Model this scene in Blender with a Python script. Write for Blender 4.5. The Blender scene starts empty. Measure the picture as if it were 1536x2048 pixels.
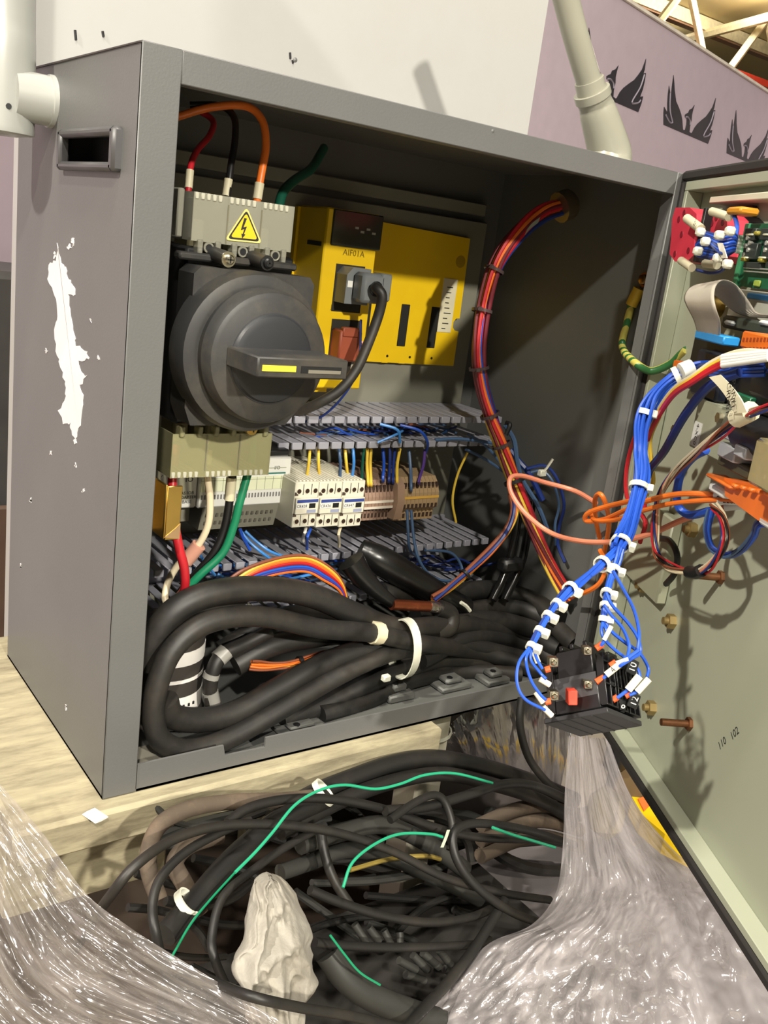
import bpy, bmesh, math, random
from mathutils import Vector, Matrix, noise
random.seed(7)
C = bpy.context.scene.collection
# ------------------------------------------------------------------ camera
# All building is done in "box units": 1 unit = height of the open control box (0.78 m), origin at its
# lower left front corner, x right along its front, y into it, z up. tm() turns that into metres.
S, ZB = 0.78, 0.85
RR = ((0.80864958, -0.57461968, 0.12608761), (-0.05643865, -0.28911651, -0.95562876), (0.5855771, 0.76565258, -0.2662247))
CR, CD, CF = (Vector(r) for r in RR)            # camera right, down, forward
CC = Vector((-0.44055203, -1.14685384, 0.80416602))
FPX = 1883.85
BW, BD = 1.0353, 0.5054                          # box width, depth
def tm(p): return Vector((p[0]*S, p[1]*S, p[2]*S + ZB))
cam = bpy.data.cameras.new('camera'); camo = bpy.data.objects.new('camera', cam); C.objects.link(camo)
cam.sensor_fit = 'VERTICAL'; cam.sensor_height = 36; cam.sensor_width = 27; cam.lens = FPX*36/2048
camo.matrix_world = Matrix.Translation(tm(CC)) @ Matrix((CR, -CD, -CF)).transposed().to_4x4()
cam.clip_start = 0.02
bpy.context.scene.camera = camo
# ------------------------------------------------------------------ light
world = bpy.data.worlds.new('hall'); bpy.context.scene.world = world; world.use_nodes = True
wb = world.node_tree.nodes['Background']; wb.inputs[0].default_value = (1.0, 0.95, 0.86, 1); wb.inputs[1].default_value = 0.10
def lamp(name, d, dist, power, size, col=(1, 0.94, 0.82)):
    l = bpy.data.lights.new(name, 'AREA'); l.shape = 'DISK'; l.size = size; l.energy = power; l.color = col
    o = bpy.data.objects.new(name, l); C.objects.link(o)
    d = Vector(d).normalized(); t = tm((0.5, 0, 0.5))
    o.location = t + d*dist; o.rotation_euler = (-d).to_track_quat('-Z', 'Y').to_euler()
lamp('hall_lamp_left', (-0.74, -0.12, 0.66), 7.0, 520, 0.22)
lamp('hall_lamp_front', (-0.45, -0.80, 0.78), 7.5, 380, 0.25)
lamp('hall_lamp_ahead', (-0.08, -0.86, 0.42), 9.0, 860, 0.3)
lamp('added_fill_overhead', (-0.25, -0.3, 1.0), 5.5, 210, 0.5)  # unseen fill, added to light upward faces without reaching into the box
vs = bpy.context.scene.view_settings
vs.view_transform = 'Standard'; vs.look = 'None'; vs.gamma = 1.0; vs.use_curve_mapping = False; vs.exposure = 0.0
# ------------------------------------------------------------------ pixels to points
def ray(u, v): return CR*((u-768)/FPX) + CD*((v-1024)/FPX) + CF
def UT(u, v, t): return CC + ray(u, v)*t                              # at forward distance t
def U(u, v, y): d = ray(u, v); return CC + d*((y-CC.y)/d.y)           # on a plane parallel to the box front
def UX(u, v, x): d = ray(u, v); return CC + d*((x-CC.x)/d.x)
def UZ(u, v, z): d = ray(u, v); return CC + d*((z-CC.z)/d.z)
def UP(u, v, o, n): d = ray(u, v); return CC + d*((o-CC).dot(n)/d.dot(n))
def wpx(p, w): return w*(p-CC).dot(CF)/FPX                            # size of w pixels at a point
def UI(u, v, y):
    # point inside the box on the ray, kept off the right wall and the floor
    d = ray(u, v); k = (y-CC.y)/d.y; kx = (BW-0.022-CC.x)/d.x
    if d.x > 0: k = min(k, kx)
    if d.z < 0: k = min(k, (0.012-CC.z)/d.z)
    return CC+d*k
DO = Vector((1.02, -0.03, 0)); DS = Vector((-0.494, -0.869, 0)).normalized(); DN = Vector((DS.y, -DS.x, 0)); DZ = Vector((0, 0, 1))
dfr = (DO, DS, DN, DZ)
def DL(u, v, o=0.0): q = UP(u, v, DO+DN*o, DN)-DO; return q.dot(DS), q.z
def DP(u, v, o=0.0): return UP(u, v, DO+DN*o, DN)
# ------------------------------------------------------------------ materials
def lin(c): return tuple(((x/255)/12.92 if x/255 <= 0.04045 else ((x/255+0.055)/1.055)**2.4) for x in c)
MATS = {}
def mat(name, col, rough=0.5, metal=0.0, var=0.12, vs_=14, bump=0.0, bs=120, spec=0.5, coat=0.0, dust=None, dscale=5.0, damt=0.5):
    if name in MATS: return MATS[name]
    m = bpy.data.materials.new(name); m.use_nodes = True; nt = m.node_tree; N = nt.nodes; L = nt.links
    b = N['Principled BSDF']; c = lin(col)
    b.inputs['Roughness'].default_value = rough; b.inputs['Metallic'].default_value = metal
    b.inputs['Specular IOR Level'].default_value = spec; b.inputs['Coat Weight'].default_value = coat
    tc = N.new('ShaderNodeTexCoord'); nz = N.new('ShaderNodeTexNoise'); nz.inputs['Scale'].default_value = vs_; nz.inputs['Detail'].default_value = 5
    L.new(tc.outputs['Object'], nz.inputs['Vector'])
    cr = N.new('ShaderNodeValToRGB'); cr.color_ramp.elements[0].position = 0.3; cr.color_ramp.elements[1].position = 0.7
    cr.color_ramp.elements[0].color = (*[x*(1-var) for x in c], 1); cr.color_ramp.elements[1].color = (*[min(1, x*(1+var)) for x in c], 1)
    L.new(nz.outputs['Fac'], cr.inputs['Fac']); out = cr.outputs['Color']
    if dust:
        n2 = N.new('ShaderNodeTexNoise'); n2.inputs['Scale'].default_value = dscale; n2.inputs['Detail'].default_value = 8; n2.inputs['Roughness'].default_value = 0.7
        L.new(tc.outputs['Object'], n2.inputs['Vector'])
        r2 = N.new('ShaderNodeValToRGB'); r2.color_ramp.elements[0].position = 0.45; r2.color_ramp.elements[1].position = 0.68
        r2.color_ramp.elements[1].color = (damt, damt, damt, 1); L.new(n2.outputs['Fac'], r2.inputs['Fac'])
        mx = N.new('ShaderNodeMix'); mx.data_type = 'RGBA'; L.new(r2.outputs['Color'], mx.inputs['Factor']); L.new(out, mx.inputs['A'])
        mx.inputs['B'].default_value = (*lin(dust), 1); out = mx.outputs['Result']
    L.new(out, b.inputs['Base Color'])
    if bump:
        n3 = N.new('ShaderNodeTexNoise'); n3.inputs['Scale'].default_value = bs; n3.inputs['Detail'].default_value = 4; L.new(tc.outputs['Object'], n3.inputs['Vector'])
        bp = N.new('ShaderNodeBump'); bp.inputs['Strength'].default_value = bump; bp.inputs['Distance'].default_value = 0.002
        L.new(n3.outputs['Fac'], bp.inputs['Height']); L.new(bp.outputs['Normal'], b.inputs['Normal'])
    MATS[name] = m; return m
def clear(name, col, alpha, rough=0.15, bump=0.0):
    if name in MATS: return MATS[name]
    m = bpy.data.materials.new(name); m.use_nodes = True; nt = m.node_tree; N = nt.nodes; L = nt.links; N.remove(N['Principled BSDF'])
    c = lin(col); tr = N.new('ShaderNodeBsdfTransparent'); tr.inputs[0].default_value = (*[0.5+0.5*x for x in c], 1)
    df = N.new('ShaderNodeBsdfDiffuse'); df.inputs[0].default_value = (*c, 1); gl = N.new('ShaderNodeBsdfGlossy'); gl.inputs['Roughness'].default_value = rough
    fr = N.new('ShaderNodeFresnel'); fr.inputs[0].default_value = 1.55; a = N.new('ShaderNodeMixShader'); a.inputs[0].default_value = alpha
    L.new(tr.outputs[0], a.inputs[1]); L.new(df.outputs[0], a.inputs[2]); b = N.new('ShaderNodeMixShader'); L.new(fr.outputs[0], b.inputs[0]); L.new(a.outputs[0], b.inputs[1]); L.new(gl.outputs[0], b.inputs[2])
    if bump:
        n3 = N.new('ShaderNodeTexNoise'); n3.inputs['Scale'].default_value = 60; tc = N.new('ShaderNodeTexCoord'); L.new(tc.outputs['Object'], n3.inputs['Vector']); bp = N.new('ShaderNodeBump'); bp.inputs['Strength'].default_value = bump; bp.inputs['Distance'].default_value = 0.004
        L.new(n3.outputs['Fac'], bp.inputs['Height']); L.new(bp.outputs['Normal'], gl.inputs['Normal'])
    L.new(b.outputs[0], N['Material Output'].inputs['Surface']); MATS[name] = m; return m
def glow(name, col, s):
    m = bpy.data.materials.new(name); m.use_nodes = True; b = m.node_tree.nodes['Principled BSDF']
    b.inputs['Emission Color'].default_value = (*col, 1); b.inputs['Emission Strength'].default_value = s; return m
def filmmat(name, col, dens, su, sv, st=0.8, gl_=0.2):
    # stretch film: mostly see-through, milky where it lies in folds, glossy; folds run along the sheet's v direction
    m = bpy.data.materials.new(name); m.use_nodes = True; nt = m.node_tree; N = nt.nodes; L = nt.links
    N.remove(N['Principled BSDF']); o = N['Material Output']
    uv = N.new('ShaderNodeUVMap'); mp = N.new('ShaderNodeMapping'); mp.inputs['Scale'].default_value = (su*0.55, sv*0.8, 1); L.new(uv.outputs['UV'], mp.inputs['Vector'])
    n1 = N.new('ShaderNodeTexNoise'); n1.inputs['Scale'].default_value = 1; n1.inputs['Detail'].default_value = 3; n1.inputs['Roughness'].default_value = 0.5; n1.inputs['Distortion'].default_value = 1.2
    L.new(mp.outputs['Vector'], n1.inputs['Vector'])
    m2_ = N.new('ShaderNodeMapping'); m2_.inputs['Scale'].default_value = (su*1.4, sv*2.6, 1); L.new(uv.outputs['UV'], m2_.inputs['Vector'])
    wr = N.new('ShaderNodeTexNoise'); wr.inputs['Scale'].default_value = 0.8; L.new(m2_.outputs['Vector'], wr.inputs['Vector'])
    va = N.new('ShaderNodeVectorMath'); va.operation = 'MULTIPLY_ADD'; va.inputs[1].default_value = (2.2, 2.2, 0); L.new(wr.outputs['Color'], va.inputs[0]); L.new(m2_.outputs['Vector'], va.inputs[2])
    vo = N.new('ShaderNodeTexVoronoi'); vo.inputs['Scale'].default_value = 1.0; L.new(va.outputs[0], vo.inputs['Vector'])
    ad = N.new('ShaderNodeMath'); ad.operation = 'MULTIPLY_ADD'; ad.inputs[1].default_value = 0.55; L.new(vo.outputs['Distance'], ad.inputs[0]); L.new(n1.outputs['Fac'], ad.inputs[2])
    bp = N.new('ShaderNodeBump'); bp.inputs['Strength'].default_value = st; bp.inputs['Distance'].default_value = 0.012; L.new(ad.outputs[0], bp.inputs['Height'])
    tr = N.new('ShaderNodeBsdfTransparent'); tr.inputs[0].default_value = (0.93, 0.92, 0.92, 1)
    df = N.new('ShaderNodeBsdfDiffuse'); df.inputs[0].default_value = (*lin(col), 1)
    gl = N.new('ShaderNodeBsdfGlossy'); gl.inputs['Roughness'].default_value = 0.16; gl.inputs[0].default_value = (1, 1, 1, 1); L.new(bp.outputs['Normal'], gl.inputs['Normal'])
    rp = N.new('ShaderNodeValToRGB'); rp.color_ramp.elements[0].position = 0.35; rp.color_ramp.elements[1].position = 0.75
    a, b = max(0, dens-0.14), min(1, dens+0.2); rp.color_ramp.elements[0].color = (a, a, a, 1); rp.color_ramp.elements[1].color = (b, b, b, 1); L.new(n1.outputs['Fac'], rp.inputs['Fac'])
    m1 = N.new('ShaderNodeMixShader'); L.new(rp.outputs['Color'], m1.inputs[0]); L.new(tr.outputs[0], m1.inputs[1]); L.new(df.outputs[0], m1.inputs[2])
    m2 = N.new('ShaderNodeMixShader'); m2.inputs[0].default_value = gl_; L.new(m1.outputs[0], m2.inputs[1]); L.new(gl.outputs[0], m2.inputs[2])
    L.new(m2.outputs[0], o.inputs['Surface']); return m
# ------------------------------------------------------------------ mesh building
LOC = {}
def spline(pts, n=6):
    P = [Vector(p) for p in pts]
    if len(P) < 3: return P
    P = [P[0]*2-P[1]] + P + [P[-1]*2-P[-2]]; out = []
    for i in range(1, len(P)-2):
        a, b, c, d = P[i-1], P[i], P[i+1], P[i+2]
        for k in range(n):
            t = k/n; out.append(0.5*((2*b)+(c-a)*t+(2*a-5*b+4*c-d)*t*t+(3*b-a-3*c+d)*t**3))
    out.append(P[-2]); return out
def frames(Q):
    F = []; up = None
    for i, q in enumerate(Q):
        t = (Q[min(i+1, len(Q)-1)]-Q[max(i-1, 0)])
        t = t.normalized() if t.length > 1e-9 else Vector((0, 0, 1))
        if up is None: up = Vector((0, 0, 1)) if abs(t.z) < 0.9 else Vector((1, 0, 0))
        a = t.cross(up); a = a.normalized() if a.length > 1e-6 else t.orthogonal().normalized()
        b = a.cross(t).normalized(); up = b; F.append((t, a, b))
    return F
class B:
    def __init__(s, fr=None): s.v = []; s.f = []; s.uv = None; s.fr = fr
    def p(s, q):
        q = Vector(q)
        if s.fr: O, x, y, z = s.fr; q = O + x*q[0] + y*q[1] + z*q[2]
        s.v.append(q); return len(s.v)-1
    def box(s, x0, x1, y0, y1, z0, z1, b=0.0):
        if x1 < x0: x0, x1 = x1, x0
        if y1 < y0: y0, y1 = y1, y0
        if z1 < z0: z0, z1 = z1, z0
        b = min(b, (x1-x0)*0.45, (y1-y0)*0.45, (z1-z0)*0.45)
        if b <= 0:
            i = [s.p((x, y, z)) for x in (x0, x1) for y in (y0, y1) for z in (z0, z1)]
            for q in ((0, 1, 3, 2), (4, 6, 7, 5), (0, 4, 5, 1), (2, 3, 7, 6), (0, 2, 6, 4), (1, 5, 7, 3)): s.f.append([i[k] for k in q])
            return s
        c = ((x0+x1)/2, (y0+y1)/2, (z0+z1)/2); h = ((x1-x0)/2, (y1-y0)/2, (z1-z0)/2); I = {}
        for sx in (-1, 1):
            for sy in (-1, 1):
                for sz in (-1, 1):
                    sg = (sx, sy, sz)
                    for k in range(3): I[sg, k] = s.p([c[j]+sg[j]*(h[j] if j == k else h[j]-b) for j in range(3)])
        for k in range(3):
            a, d = [j for j in range(3) if j != k]
            for sk in (-1, 1):
                q = []
                for sa, sd in ((-1, -1), (1, -1), (1, 1), (-1, 1)):
                    g = [0, 0, 0]; g[k] = sk; g[a] = sa; g[d] = sd; q.append(I[tuple(g), k])
                s.f.append(q)
            for sa in (-1, 1):
                for sd in (-1, 1):
                    g0 = [0, 0, 0]; g0[a] = sa; g0[d] = sd; g1 = g0[:]; g0[k] = -1; g1[k] = 1
                    s.f.append([I[tuple(g0), a], I[tuple(g1), a], I[tuple(g1), d], I[tuple(g0), d]])
        for g in {kk[0] for kk in I}: s.f.append([I[g, 0], I[g, 1], I[g, 2]])
        return s
    def prism(s, poly, ext):
        n = len(poly); e = Vector(ext); a = [s.p(q) for q in poly]; b = [s.p(Vector(q)+e) for q in poly]
        s.f.append(a[::-1]); s.f.append(b)
        for i in range(n): s.f.append([a[i], a[(i+1) % n], b[(i+1) % n], b[i]])
        return s
    def tube(s, pts, r, seg=8, n=6, cap=True, flat=1.0):
        Q = spline(pts, n); F = frames(Q); R = []
        m = len(Q)
        for i, (q, (t, a, b)) in enumerate(zip(Q, F)):
            rr = r(i/(m-1)) if callable(r) else r
            R.append([s.p(q + a*(rr*math.cos(2*math.pi*k/seg)) + b*(rr*flat*math.sin(2*math.pi*k/seg))) for k in range(seg)])
        for i in range(m-1):
            for k in range(seg): s.f.append([R[i][k], R[i][(k+1) % seg], R[i+1][(k+1) % seg], R[i+1][k]])
        if cap: s.f.append(R[0][::-1]); s.f.append(R[-1])
        return s
    def cyl(s, p0, p1, r, seg=16, r1=None):
        p0, p1 = Vector(p0), Vector(p1); r1 = r if r1 is None else r1
        return s.tube([p0, p1], lambda t: r+(r1-r)*t, seg)
    def lathe(s, o, d, prof, seg=32):
        o = Vector(o); d = Vector(d).normalized(); a = d.orthogonal().normalized(); b = d.cross(a); R = []
        for (r, h) in prof: R.append([s.p(o+d*h+a*(r*math.cos(2*math.pi*k/seg))+b*(r*math.sin(2*math.pi*k/seg))) for k in range(seg)])
        for i in range(len(prof)-1):
            for k in range(seg): s.f.append([R[i][k], R[i][(k+1) % seg], R[i+1][(k+1) % seg], R[i+1][k]])
        s.f.append(R[0][::-1]); s.f.append(R[-1]); return s
    def grid(s, fn, nu, nv):
        base = len(s.v); s.uv = {}
        for j in range(nv+1):
            for i in range(nu+1): k = s.p(fn(i/nu, j/nv)); s.uv[k] = (i/nu, j/nv)
        for j in range(nv):
            for i in range(nu): a = base+j*(nu+1)+i; s.f.append([a, a+1, a+nu+2, a+nu+1])
        return s
    def ring(s, o, d, r, w, th, seg=18, sq=1.0, up=None):
        # flat band around axis d
        o = Vector(o); d = Vector(d).normalized(); a = (Vector(up)-d*Vector(up).dot(d)).normalized() if up else d.orthogonal().normalized(); b = d.cross(a); R = []
        for k in range(seg):
            c, sn = math.cos(2*math.pi*k/seg), math.sin(2*math.pi*k/seg)
            R.append([s.p(o+d*(e*w/2)+a*(rr*c)+b*(rr*sq*sn)) for rr, e in ((r, -1), (r, 1), (r+th, 1), (r+th, -1))])
        for k in range(seg):
            for q in range(4): s.f.append([R[k][q], R[k][(q+1) % 4], R[(k+1) % seg][(q+1) % 4], R[(k+1) % seg][q]])
        return s
    def mesh(s, name, m, smooth=True, ang=38):
        W = [tm(q) for q in s.v]
        lo = Vector([min(q[i] for q in W) for i in range(3)]); hi = Vector([max(q[i] for q in W) for i in range(3)]); o = (lo+hi)/2
        me = bpy.data.meshes.new(name); me.from_pydata([tuple(q-o) for q in W], [], s.f); me.update()
        if s.uv:
            ul = me.uv_layers.new(name='UVMap')
            for lp in me.loops: ul.data[lp.index].uv = s.uv.get(lp.vertex_index, (0, 0))
        else:
            bm = bmesh.new(); bm.from_mesh(me); bmesh.ops.recalc_face_normals(bm, faces=bm.faces); bm.to_mesh(me); bm.free()
        if smooth:
            me.polygons.foreach_set('use_smooth', [True]*len(me.polygons)); me.set_sharp_from_angle(angle=math.radians(ang))
        if m: me.materials.append(m)
        return me, o
    def build(s, name, m, parent=None, label=None, cat=None, group=None, kind=None, smooth=True, ang=38):
        me, o = s.mesh(name, m, smooth, ang); return place(name, me, o, parent, label, cat, group, kind)
def place(name, me, o, parent=None, label=None, cat=None, group=None, kind=None):
    ob = bpy.data.objects.new(name, me); C.objects.link(ob)
    if parent: ob.parent = parent; ob.location = o-LOC[parent.name]
    else: ob.location = o
    LOC[ob.name] = o.copy(); tag(ob, label, cat, group, kind); return ob
def tag(o, label=None, cat=None, group=None, kind=None):
    if label: o['label'] = label
    if cat: o['category'] = cat
    if group: o['group'] = group
    if kind: o['kind'] = kind
    return o
def T(name, loc, label, cat, group=None, kind=None):
    o = bpy.data.objects.new(name, None); o.empty_display_size = 0.02; C.objects.link(o); o.location = tm(loc); LOC[o.name] = tm(loc)
    return tag(o, label, cat, group, kind)
FONT_CACHE = {}
def text(s, o, ex, ez, size, m, parent, name='lettering'):
    # flat print: centre o, reading direction ex, upward ez (box units)
    if (s, ) not in FONT_CACHE:
        cu = bpy.data.curves.new('t', 'FONT'); cu.body = s; cu.align_x = 'CENTER'; cu.align_y = 'CENTER'; cu.size = 1; cu.resolution_u = 2
        to = bpy.data.objects.new('t', cu); C.objects.link(to); bpy.context.view_layer.update()
        me = bpy.data.meshes.new_from_object(to.evaluated_get(bpy.context.evaluated_depsgraph_get()))
        FONT_CACHE[(s, )] = ([v.co.copy() for v in me.vertices], [list(p.vertices) for p in me.polygons])
        bpy.data.objects.remove(to); bpy.data.meshes.remove(me)
    V, Fc = FONT_CACHE[(s, )]; ex = Vector(ex).normalized(); ez = Vector(ez).normalized(); b = B()
    for q in V: b.p(Vector(o)+ex*(q.x*size)+ez*(q.y*size))
    b.f = [f[:] for f in Fc]
    return b.build(name, m, parent, smooth=False)
# wires
WM = {}
def wmat(c):
    cols = dict(blue=(38, 84, 190), navy=(30, 52, 120), sky=(70, 140, 215), orange=(232, 118, 42), salmon=(224, 138, 108), yellow=(232, 196, 70), red=(186, 34, 44), maroon=(110, 34, 44),
                violet=(84, 58, 130), cream=(222, 208, 176), black=(24, 24, 25), green=(20, 122, 84), mint=(38, 150, 112), brown=(140, 78, 52), white=(232, 228, 216), slate=(70, 96, 130), dkgreen=(18, 78, 60))
    return mat('wire_'+c, cols[c], 0.38, var=0.06)
def wire(name, pts, w, m, parent=None, label=None, cat=None, group=None, seg=7, n=6, kind=None):
    r = wpx(pts[len(pts)//2], w)/2
    return B().tube(pts, r, seg, n).build(name, m if not isinstance(m, str) else wmat(m), parent, label, cat, group, kind)
def bundle(parent, pts, cols, w, spread, name='wire', twist=1.0, n=5, jit=0.3, fan=None):
    Q = spline(pts, n); F = frames(Q); mid = Q[len(Q)//2]; r = wpx(mid, w)/2; R = wpx(mid, spread)/2; k = len(cols)
    for i, c in enumerate(cols):
        rad = R*(0.35 + 0.65*((i*0.618) % 1)); a0 = 2*math.pi*i/k; P = []
        ph = random.random()*6
        for j, (q, (t, a, b)) in enumerate(zip(Q, F)):
            u = j/(len(Q)-1); an = a0+twist*u*3+jit*math.sin(u*9+ph); e = rad*(1+0.25*math.sin(u*13+ph))*(fan(u) if fan else 1)
            P.append(q+a*(e*math.cos(an))+b*(e*math.sin(an)))
        B().tube(P, r, 6, 1).build(name, wmat(c), parent)
    return Q, F
TIE = None
def tie(parent, q, t, r, m, w=0.007, head=True, hd=None, name='cable_tie'):
    b = B().ring(q, t, r, w, 0.0022, 14)
    if head:
        d = Vector(hd) if hd else -CF-CR*0.2-CD*0.3
        t = Vector(t).normalized(); d = (d-t*d.dot(t)).normalized(); e = d.cross(t); h = q+d*(r+0.003)
        bb = B((h, t, d, e)).box(-w*0.7, w*0.7, -0.003, 0.006, -w*0.7, w*0.7, 0.001); k = len(b.v); b.v += bb.v; b.f += [[i+k for i in f] for f in bb.f]
    return b.build(name, m, parent)
def sleeve(parent, p0, p1, r, m, name='marker_sleeve'): return B().cyl(p0, p1, r, 10).build(name, m, parent)
GREY = mat('grey_paint', (98, 98, 97), 0.45, var=0.05, vs_=6, bump=0.08, bs=400)
GREYIN = mat('grey_paint_inside', (92, 93, 90), 0.5, var=0.06, vs_=6)
PLATE = mat('pale_plate', (118, 117, 104), 0.5, var=0.06)
BLK = mat('black_plastic', (24, 24, 25), 0.42, var=0.1)
DKG = mat('dark_grey_plastic', (46, 46, 46), 0.5, var=0.12, dust=(96, 87, 73), dscale=9, damt=0.4)
RUB = mat('black_rubber', (34, 33, 32), 0.5, var=0.15, dust=(84, 76, 66), dscale=10, damt=0.35)
TIEW = mat('nylon_white', (226, 226, 208), 0.4, var=0.04)
STEEL = mat('zinc_steel', (190, 182, 160), 0.3, 1.0)
GOLD = mat('yellow_zinc', (206, 172, 96), 0.32, 1.0, var=0.15)
YEL = mat('yellow_metal', (222, 184, 10), 0.42, var=0.05)
WHT = mat('white_plastic', (226, 226, 220), 0.45, var=0.03)
INK = mat('ink', (30, 30, 32), 0.6)
DOORP = mat('door_paint', (166, 170, 150), 0.42, var=0.05, vs_=4)
# ================================================================== SETTING
fz = -ZB/S
B().box(-9, 40, -9, 40, fz-0.05, fz).build('floor', mat('concrete', (150, 142, 126), 0.35, var=0.15, vs_=1.5), kind='structure')
WD = Vector((1.27, 0.335, 0)).normalized(); WN = Vector((WD.y, -WD.x, 0)); WO = Vector((1.5, 2.6, 0)); WZ = Vector((0, 0, 1))
def WP(u, v): q = UP(u, v, WO, WN)-WO; return q.dot(WD), q.z
LILAC = mat('lilac_paint', (176, 160, 170), 0.6, var=0.03)
wfr = (WO, WD, -WN, WZ)
wall = B(wfr).box(-7, 6.05, 0, 0.12, fz, 2.45).build('wall_back', LILAC, kind='structure')
B(wfr).box(-7, 6.05, -0.015, 0.14, 2.45, 2.475, 0.004).build('trim_cap', mat('wall_cap', (214, 204, 190), 0.5), wall)
ret = B(wfr).box(6.05, 6.17, -1.3, 0.12, fz, 2.45).build('wall_right', LILAC, kind='structure')
em = [(195, 1290), (195, 1000), (208, 870), (285, 1010), (285, 780), (300, 560), (325, 370), (350, 540), (375, 560), (395, 380), (430, 120), (445, 300), (455, 480), (490, 740), (560, 900), (610, 1050), (635, 1180), (650, 1400), (672, 1425), (705, 1410), (735, 1280), (745, 1150), (700, 1110), (702, 1060),
      (740, 1030), (780, 1010), (810, 940), (870, 910), (925, 830), (890, 950), (865, 1060), (855, 1180), (820, 1330), (805, 1460), (845, 1495), (870, 1480), (930, 1360), (1000, 1270), (1100, 1180), (1200, 1100), (1280, 990), (1350, 880), (1430, 660), (1395, 880), (1370, 960), (1415, 950), (1385, 1120), (1345, 1280), (1290, 1430), (1345, 1420), (1310, 1560), (1245, 1740)]
def WE(x, y): return WP(1310+x/11.815, 140+y/11.815)
ep = [WE(x, y) for x, y in em]; es = sum(p[0] for p in ep)/len(ep)
EMB = mat('emblem_black', (44, 42, 46), 0.5)
EML = mat('emblem_line', (130, 122, 134), 0.5)
lines = [[(345, 540), (335, 800), (345, 1000), (395, 1235), (330, 1225), (240, 1060)], [(1380, 980), (1290, 1250), (1130, 1550), (1240, 1560), (1290, 1500)], [(712, 1112), (770, 1120), (812, 1190), (815, 1290)]]
for ds, dz in ((0, 0), (-1.245, 0), (1.235, 0), (0.05, -1.5), (-1.2, -1.5)):
    e = B(wfr).prism([(p[0]+ds, -0.004, p[1]+dz) for p in ep], (0, 0.004, 0)).build('emblem', EMB, wall, smooth=False)
    for ln in lines:
        q = [WE(x, y) for x, y in ln]
        B(wfr).tube([(a+ds, -0.005, b+dz) for a, b in q], 0.006, 4, 4).build('emblem_line', EML, e)
# hall roof far beyond the partition
roof = B().box(2, 60, 4, 60, 7.2, 7.3).build('ceiling', mat('roof_deck', (206, 190, 140), 0.6, var=0.08, vs_=0.6), kind='structure')
STL = mat('roof_steel', (226, 214, 176), 0.5)
for k in range(9):
    y = 12+k*3.4
    B().box(2, 60, y-0.1, y+0.1, 6.9, 7.18).build('purlin', STL, roof)
for k in range(4):
    y = 14+k*6.0
    tr = B().box(2, 58, y-0.14, y+0.14, 5.05, 5.3).build('truss_chord', STL, roof)
    for j in range(18):
        x = 4+j*3.0
        B().tube([(x, y, 5.2), (x+1.5, y, 7.15)], 0.09, 6).build('brace', STL, tr)
        B().tube([(x+1.5, y, 7.15), (x+3, y, 5.2)], 0.09, 6).build('brace', STL, tr)
for k in range(4):
    x = 10+k*8
    B().tube([(x, 8, 6.9), (x+9, 40, 6.6)], 0.11, 6).build('bracing_rod', STL, roof)
RED = mat('red_pipe', (190, 56, 38), 0.5)
a, b = UT(1365, 62, 26), UT(1600, 48, 24)
B().tube([a-(b-a)*0.3, b], 0.11, 8).build('sprinkler_pipe', RED, None, 'thin red sprinkler pipe high up between the pale roof trusses', 'pipe')
a, b = UT(1440, 136, 21), UT(1640, 138, 19.5)
B().box(min(a.x, b.x)-3, max(a.x, b.x)+3, a.y-0.1, a.y+0.1, a.z-0.07, a.z+0.07).build('red_beam', RED, None, 'red painted steel beam below the trusses, just above the lilac partition', 'beam')
a = UT(1480, 82, 24)
B().box(a.x-5, a.x+12, a.y-0.12, a.y+0.12, a.z-0.16, a.z+0.16).build('girder', mat('brown_steel', (150, 116, 92), 0.5), roof)
def high_bay(lp, label):
    hl = T('high_bay_lamp', lp, label, 'lamp', 'high bay lamps')
    B().lathe(lp, (0, 0, 1), [(0.32, 0), (0.34, 0.03), (0.22, 0.3), (0.1, 0.38), (0.1, 0.5)], 20).build('housing', mat('lamp_grey', (120, 120, 120), 0.4), hl)
    B().lathe(lp-Vector((0, 0, 0.02)), (0, 0, 1), [(0.3, 0), (0.3, 0.02)], 20).build('lens', glow('lamp_glow', (0.9, 0.95, 1.0), 14), hl)
    B().cyl(lp+Vector((0, 0, 0.5)), (lp.x, lp.y, 7.2), 0.03, 6).build('hanger', STL, hl)
    l = bpy.data.lights.new('lamp_light', 'POINT'); l.energy = 480; l.shadow_soft_size = 0.3; l.color = (1, 0.93, 0.8)
    o = bpy.data.objects.new('lamp_light', l); C.objects.link(o); o.location = tm(lp-Vector((0, 0, 0.3)))-LOC[hl.name]; o.parent = hl
high_bay(UT(1325, 6, 24), 'glowing high bay lamp hanging below the hall roof, in view')
high_bay(UT(1500, -60, 20), 'added high bay lamp out of view further right, brightening the hall roof')  # unseen lamp, added to brighten the roof deck
# ================================================================== LARGE THINGS
CREAM = mat('machine_cream', (170, 169, 166), 0.45, var=0.03, vs_=3, dust=(136, 128, 114), dscale=3, damt=0.15)
mc = T('machine_column', (0.5, 0.8, fz), 'tall off-white machine housing the open control box is mounted against', 'machine')
B().box(0.018, 1.112, 0.53, 0.56, -0.6, 2.4, 0.008).build('front_skin', CREAM, mc)
B().box(0.12, 1.105, 0.56, 1.0, fz, 2.38, 0.012).build('housing', CREAM, mc)
B().box(0.2, 0.8, BD+0.001, 0.53, 0.2, 0.8).build('mount_plate', GREY, mc)
for (u, v, l) in ((580, 105, 10), (150, 60, 14), (585, 120, 5), (205, 62, 8)):
    q = U(u, v, 0.529); B().tube([q, q+Vector((0.002, 0, -l*0.001))], 0.0022, 5).build('scuff', INK, mc)
mb = T('machine_base', (-0.3, 1.6, fz), 'dark grey machine standing behind, left of the control box', 'machine')
B().box(-0.1, 0.55, 1.55, 2.0, fz, 0.62, 0.02).build('body', mat('dark_machine', (64, 62, 60), 0.5), mb)
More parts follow.
